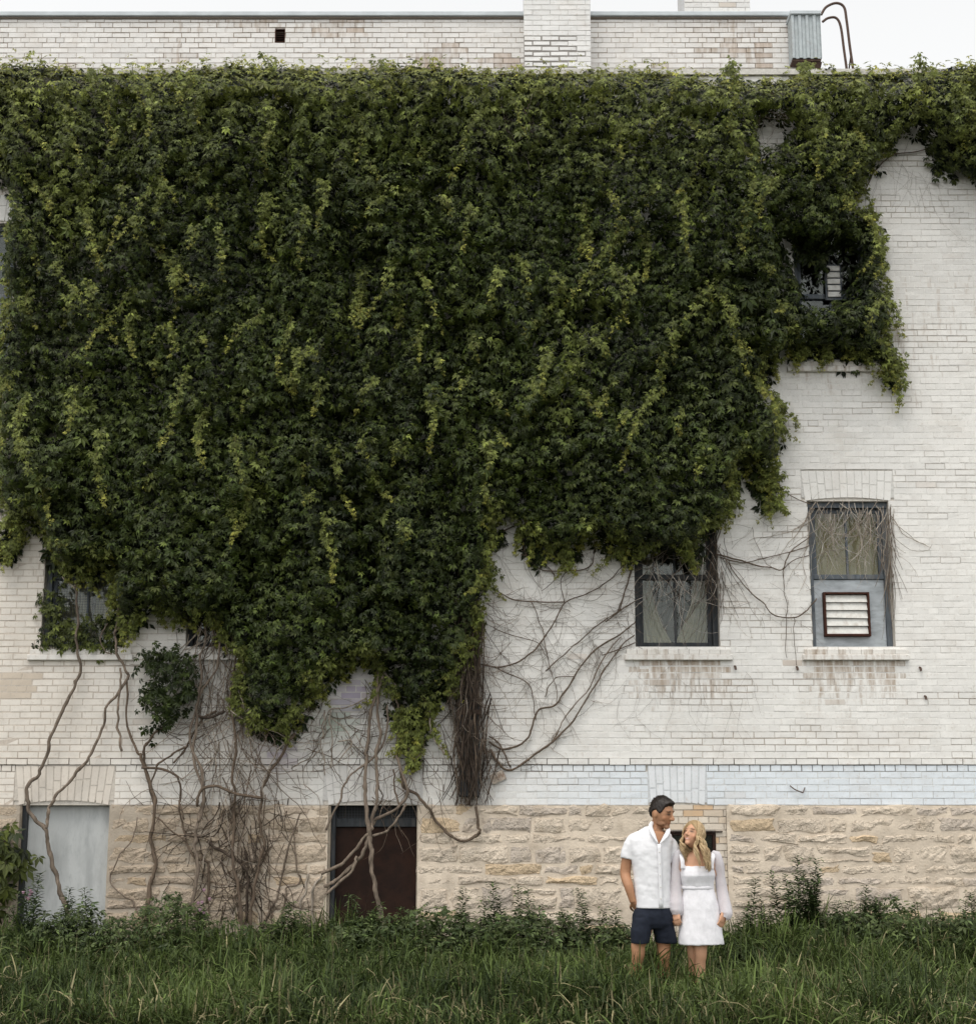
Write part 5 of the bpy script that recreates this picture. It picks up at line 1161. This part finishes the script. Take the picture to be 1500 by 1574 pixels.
for i_ in rq.choice(sel, 900):
    dd = d[i_]; p0 = skull(dd[None])[0] + dd * (thick[i_] * .6); tp = float(sstep(.25, .75, dd[2])); back = np.array([0, -.35 + .9 * max(dd[1], 0) * tp, .25 + .35 * tp])
    ln = .008 + .011 * tp * rq.uniform(.5, 1.2); e_ = dd * .22 + back * np.array([1, 1, .6]) + np.array([dd[0] * -.2, 0, 0]) + rq.normal(0, .16, 3); e_ /= np.linalg.norm(e_); pts = np.array([p0, p0 + e_ * ln * .55, p0 + (e_ + np.array([0, -.25, -.1])) * ln]) @ HM[:3, :3].T + HM[:3, 3]
    add_tube(m, pts, np.array([.0032, .0026, .0006]), 4, tuple(np.array([.018, .012, .009]) * rq.uniform(.6, 1.8)), cap=False)
m.go('hair_tufts', MT['hair'], man, kind='stuff')
# shirt
pcs = [loft([(1005, 1271, 13.5, .070, .005), (1003, 1277, 22, .085, .005), (1001, 1283, 32, .098, 0), (999.5, 1292, 35.5, .112, 0), (999, 1306, 33.5, .128, 0), (1001, 1332, 29.5, .130, 0), (1002, 1358, 27.5, .126, 0), (1003, 1380, 27, .124, 0), (1004, 1396, 27.5, .128, 0)]),
       tb([P(982, 1288), P(973, 1294), P(967, 1306, .005), P(964.5, 1320, .01)], [.050, .060, .060, .060]), tb([P(1022, 1290, .02), P(1031, 1298, .04), P(1035, 1310, .045), P(1037, 1325, .05)], [.050, .056, .058, .058])]
V, No, fs = fuse(pcs, .0075, 3); wz_ = sstep(1392, 1380, PIX(V[:, 0], V[:, 2], V[:, 1])[1]); V = wrinkle(V, No * (.3 + .7 * wz_)[:, None], .015, 11, 9, 211); V = wrinkle(V, No * (.3 + .7 * wz_)[:, None], .006, 24, 34, 213)
pxx, pyy = PIX(V[:, 0], V[:, 2], V[:, 1]); front = V[:, 1] < PY - .005
vee = in_poly(pxx, pyy, [(1001, 1262), (1026, 1266), (1022, 1279), (1013, 1299), (1004, 1280)]) & (V[:, 1] < PY + .05)
low = pyy - (1397 - .022 * (pxx - 1003) ** 2 * .6 * (pxx < 1003))
fs = [f for f in fs if not vee[list(f)].any()]
vmesh('shirt', V, fs, MT['shirt'], man)
def strip(name, pts, rad, r2, m, parent, up=(0, -1, 0)):
    v_, f_ = tb(pts, rad, r2, seg=8, sub=4, up=up); return build(name, v_, f_, m, parent, smooth=True)
strip('collar', [P(1003, 1264, -.03), P(1000, 1271, -.075), P(1004, 1283, -.118), P(1011, 1297, -.135)], [.014, .022, .022, .006], [.006] * 4, MT['shirt'], man, up=(.5, -1, .3))
strip('collar', [P(1024, 1270, -.03), P(1027, 1277, -.070), P(1023, 1286, -.112), P(1014, 1298, -.133)], [.012, .020, .020, .006], [.006] * 4, MT['shirt'], man, up=(-.2, -1, .3))
strip('placket', [P(1013, 1298, -.137), P(1014, 1325, -.141), P(1015, 1360, -.135), P(1016, 1396, -.134)], [.016] * 4, [.004] * 4, MT['shirt'], man)
for py_ in (1310, 1328, 1346, 1364, 1382): 
    b_ = P(1013.3 + (py_ - 1298) * .03, py_, -.146); v_, f_ = ell(b_, .006, .003, .006, None, 5); build('button', v_, f_, MT['louver'], man)
# shorts
pcs = [loft([(1004, 1382, 22.5, .105, 0), (1004, 1393, 25, .112, 0), (1004, 1399, 29.5, .122, 0), (1004.5, 1408, 32, .128, 0), (1004.5, 1420, 32.5, .124, .01), (1004.5, 1427, 22, .10, .01)]),
       loft([(989, 1412, 16.5, .112, -.01), (986, 1432, 15.5, .105, -.02), (983.5, 1451, 14, .098, -.02)], 24), loft([(1018, 1412, 17, .112, .02), (1021, 1432, 17, .106, .04), (1023, 1450, 16.5, .10, .05)], 24)]
V, No, fs = fuse(pcs, .008, 7); V = wrinkle(V, No, .026, 7, 11, 221); V = wrinkle(V, No, .005, 22, 26, 223); vmesh('shorts', V, fs, MT['shorts'], man)

# ---------------- woman
wom = thing('person', tuple(P(1076, 1562) * np.array([1, 1, 0])), 'blonde person in short white dress with sheer puffed sleeves, looking up', 'person', None)
HW = frame(P(1066, 1284.5, -.03), (-.62, -.70, .36), .93, roll=.06)
skinW = np.array([.60, .335, .21])
pcs = head_pieces(HW, True)
pcs.append(tb([P(1068, 1292, .02), P(1070, 1304, .015), P(1071, 1318, 0)], [.046, .046, .058]))
pcs.append(loft([(1071, 1309, 9, .045, 0), (1071, 1314, 20, .060, 0), (1071, 1319, 27, .072, 0), (1071, 1328, 26, .085, 0), (1072, 1342, 23.5, .10, 0), (1072, 1358, 22, .085, 0), (1073, 1366, 21, .078, 0), (1075, 1390, 24, .09, 0), (1076, 1410, 25, .09, 0), (1076, 1422, 23, .09, 0)]))
wl = P(1038, 1400, -.06); pcs.append(tb([P(1047, 1318), P(1040, 1342, .0), P(1037, 1365, 0), P(1037, 1385, -.03), wl], [.042, .040, .034, .030, .022])); pcs += hand(wl, P(1041, 1418, -.09) - wl, (-.5, -.85, .1), .7, .88, 1)
wr = P(1112, 1404, -.06); pcs.append(tb([P(1096, 1319), P(1103, 1342, .01), P(1108, 1365, .02), P(1111, 1386, -.02), wr], [.042, .040, .034, .030, .022])); pcs += hand(wr, P(1107, 1424, -.09) - wr, (.75, -.65, .1), .45, .88, -1)
for hx, kx, ax_, dy in ((1066, 1066, 1068, .06), (1086, 1077, 1074, -.03)):
    kn = P(kx, 1467, dy); an = P(ax_, 1545, dy + .03); an[2] = .075
    pcs.append(tb([P(hx, 1412, dy), P((hx + kx) / 2, 1440, dy - .01), kn + np.array([0, 0, .07]), kn, kn * .85 + an * .15 + np.array([0, .01, 0]), kn * .6 + an * .4 + np.array([0, .025, 0]), an, an + np.array([0, 0, -.04])], [.086, .072, .058, .052, .044, .048, .031, .034]))
    pcs.append(tb([an + np.array([0, .04, -.05]), an + np.array([0, -.05, -.045]), an + np.array([0, -.14, -.055])], [.03, .035, .03], [.025, .025, .017], up=(0, 0, 1)))
V, No, fs = fuse(pcs, .0052, 2)
vmesh('body', V, fs, MT['skin'], wom, face_paint(V, HW, skinW, (.50, .20, .16), (.14, .085, .05), True))
pcs = [loft([(1071, 1331, 24.5, .106, 0), (1071.5, 1338, 26, .122, -.005), (1072, 1346, 26, .126, -.008), (1072, 1357, 24.5, .108, 0), (1073, 1366, 23.5, .096, 0), (1074, 1378, 26, .108, 0), (1075, 1396, 29.5, .122, 0), (1076, 1420, 32, .13, 0), (1077, 1440, 33.5, .136, 0), (1077.5, 1452, 34.5, .14, 0)])]
for a0, b0 in (((1050, 1336), (1047, 1313)), ((1093, 1336), (1097, 1314))):
    pcs.append(tb([P(a0[0], a0[1], -.085), P((a0[0] + b0[0]) / 2, 1322, -.075), P(b0[0], b0[1], -.02), P(b0[0], b0[1] + 3, .05), P(a0[0], 1335, .085)], [.022, .022, .024, .022, .022], [.012] * 5))
V, No, fs = fuse(pcs, .007, 2); V = wrinkle(V, No, .022, 10, 7, 231); V = wrinkle(V, No, .004, 45, 12, 233); vmesh('dress', V, fs, MT['dress'], wom)
strip('waistband', [P(1072, 1364.5, 0) + np.array([.138 * math.cos(t), .104 * math.sin(t), 0]) for t in np.linspace(math.pi * 1.02, math.pi * 1.98, 14)], [.004] * 14, [.013] * 14, MT['dress'], wom, up=(0, 0, 1))
for side, rings in (('l', [(1047.5, 1318, .0, .030), (1043, 1313, 0, .042), (1040, 1326, 0, .046), (1038.5, 1346, 0, .047), (1038.5, 1370, -.01, .052), (1039, 1390, -.03, .064), (1039.5, 1402, -.05, .058), (1039, 1408, -.06, .034)]),
                    ('r', [(1096, 1320, .0, .030), (1099.5, 1315, 0, .044), (1104, 1328, .0, .048), (1107, 1348, .01, .046), (1110, 1370, .01, .050), (1113.5, 1392, -.02, .056), (1115.5, 1406, -.05, .054), (1113, 1412, -.06, .033)])):
    v_, f_ = tb([P(a, b, c) for a, b, c, r_ in rings], [q[3] for q in rings], seg=20, sub=6); f_ = [f for f in f_ if len(f) == 4]
    T_ = np.array(v_); c_ = T_.mean(0); nn = fbm(T_[:, 0] * 22, T_[:, 2] * 7, 241, 3) - .5; T_[:, 0] += nn * .018; T_[:, 1] += nn * .014
    build('sleeve', T_, f_, MT['sheer'], wom, smooth=True)
# hair: scalp cap and long wavy locks from a centre parting
d, Fc = sphere_dirs(30); x, y, z = d.T
line = np.where(y > .1, .30 + .55 * y - .55 * np.abs(x), -.55); mk = sstep(-.05, .08, z - line); S = skull(d) + d * (mk * (.012 + .004 * fbm(x * 8, z * 8, 251)) - (1 - mk) * .01)[:, None]
S = S @ HW[:3, :3].T + HW[:3, 3]; hr = build('hair', S, Fc, MT['hair'], wom, np.array([.36, .25, .13]), smooth=True)
rh = np.random.default_rng(9); m = MB()
for i in range(620):
    sd_ = -1 if i % 2 else 1; ph = rh.uniform(.30, 1.0) * math.pi; pts = []
    y0_ = .05 * math.cos(ph) + rh.normal(0, .006)
    for k in range(7):                        # over the scalp from the parting
        th = (k / 6) * rh.uniform(1.70, 1.80); dr_ = np.array([sd_ * math.sin(th) * max(math.sin(ph), .25), math.sin(th) * math.cos(ph) * .9 + (.35 * math.cos(th) if ph < 1.6 else 0) * .3, math.cos(th)]); dr_ /= np.linalg.norm(dr_)
        p = skull(dr_[None], .014 + rh.uniform(0, .008))[0]; pts.append(p @ HW[:3, :3].T + HW[:3, 3])
    L_ = rh.uniform(.13, .27) if i % 2 else rh.uniform(.10, .21); p = pts[-1]; base = p.copy(); fr = rh.uniform(-1, 1); wv_ = rh.normal(2, 1.6)
    cxn = P(1070, 1310)[0]
    for k in range(1, 9):
        t = k / 8; out_ = np.sign(base[0] - cxn) * (.02 * math.sin(t * 3) + .035 * t ** 2 * (1 if base[0] > cxn else -.3))
        pts.append(base + np.array([out_ + .010 * math.sin(t * 9 + wv_ * .3), -.075 * t - .012 * math.sin(t * 9 + 1 + wv_ * .3), -L_ * t]) + rh.normal(0, .0015, 3))
    q = rh.random(); dk = .5 + .5 * (ph < 2.2); c = (np.array([.66, .50, .29]) * q + np.array([.30, .195, .10]) * (1 - q)) * (.6 + .4 * dk)
    add_tube(m, catmull(pts, 3), np.interp(np.linspace(0, 1, (len(pts) - 1) * 3 + 1), [0, .3, .8, 1], [.003, .0046, .0042, .0012]), 4, tuple(c), cap=False)
m.go('locks', MT['hair'], hr, smooth=True, kind='stuff')
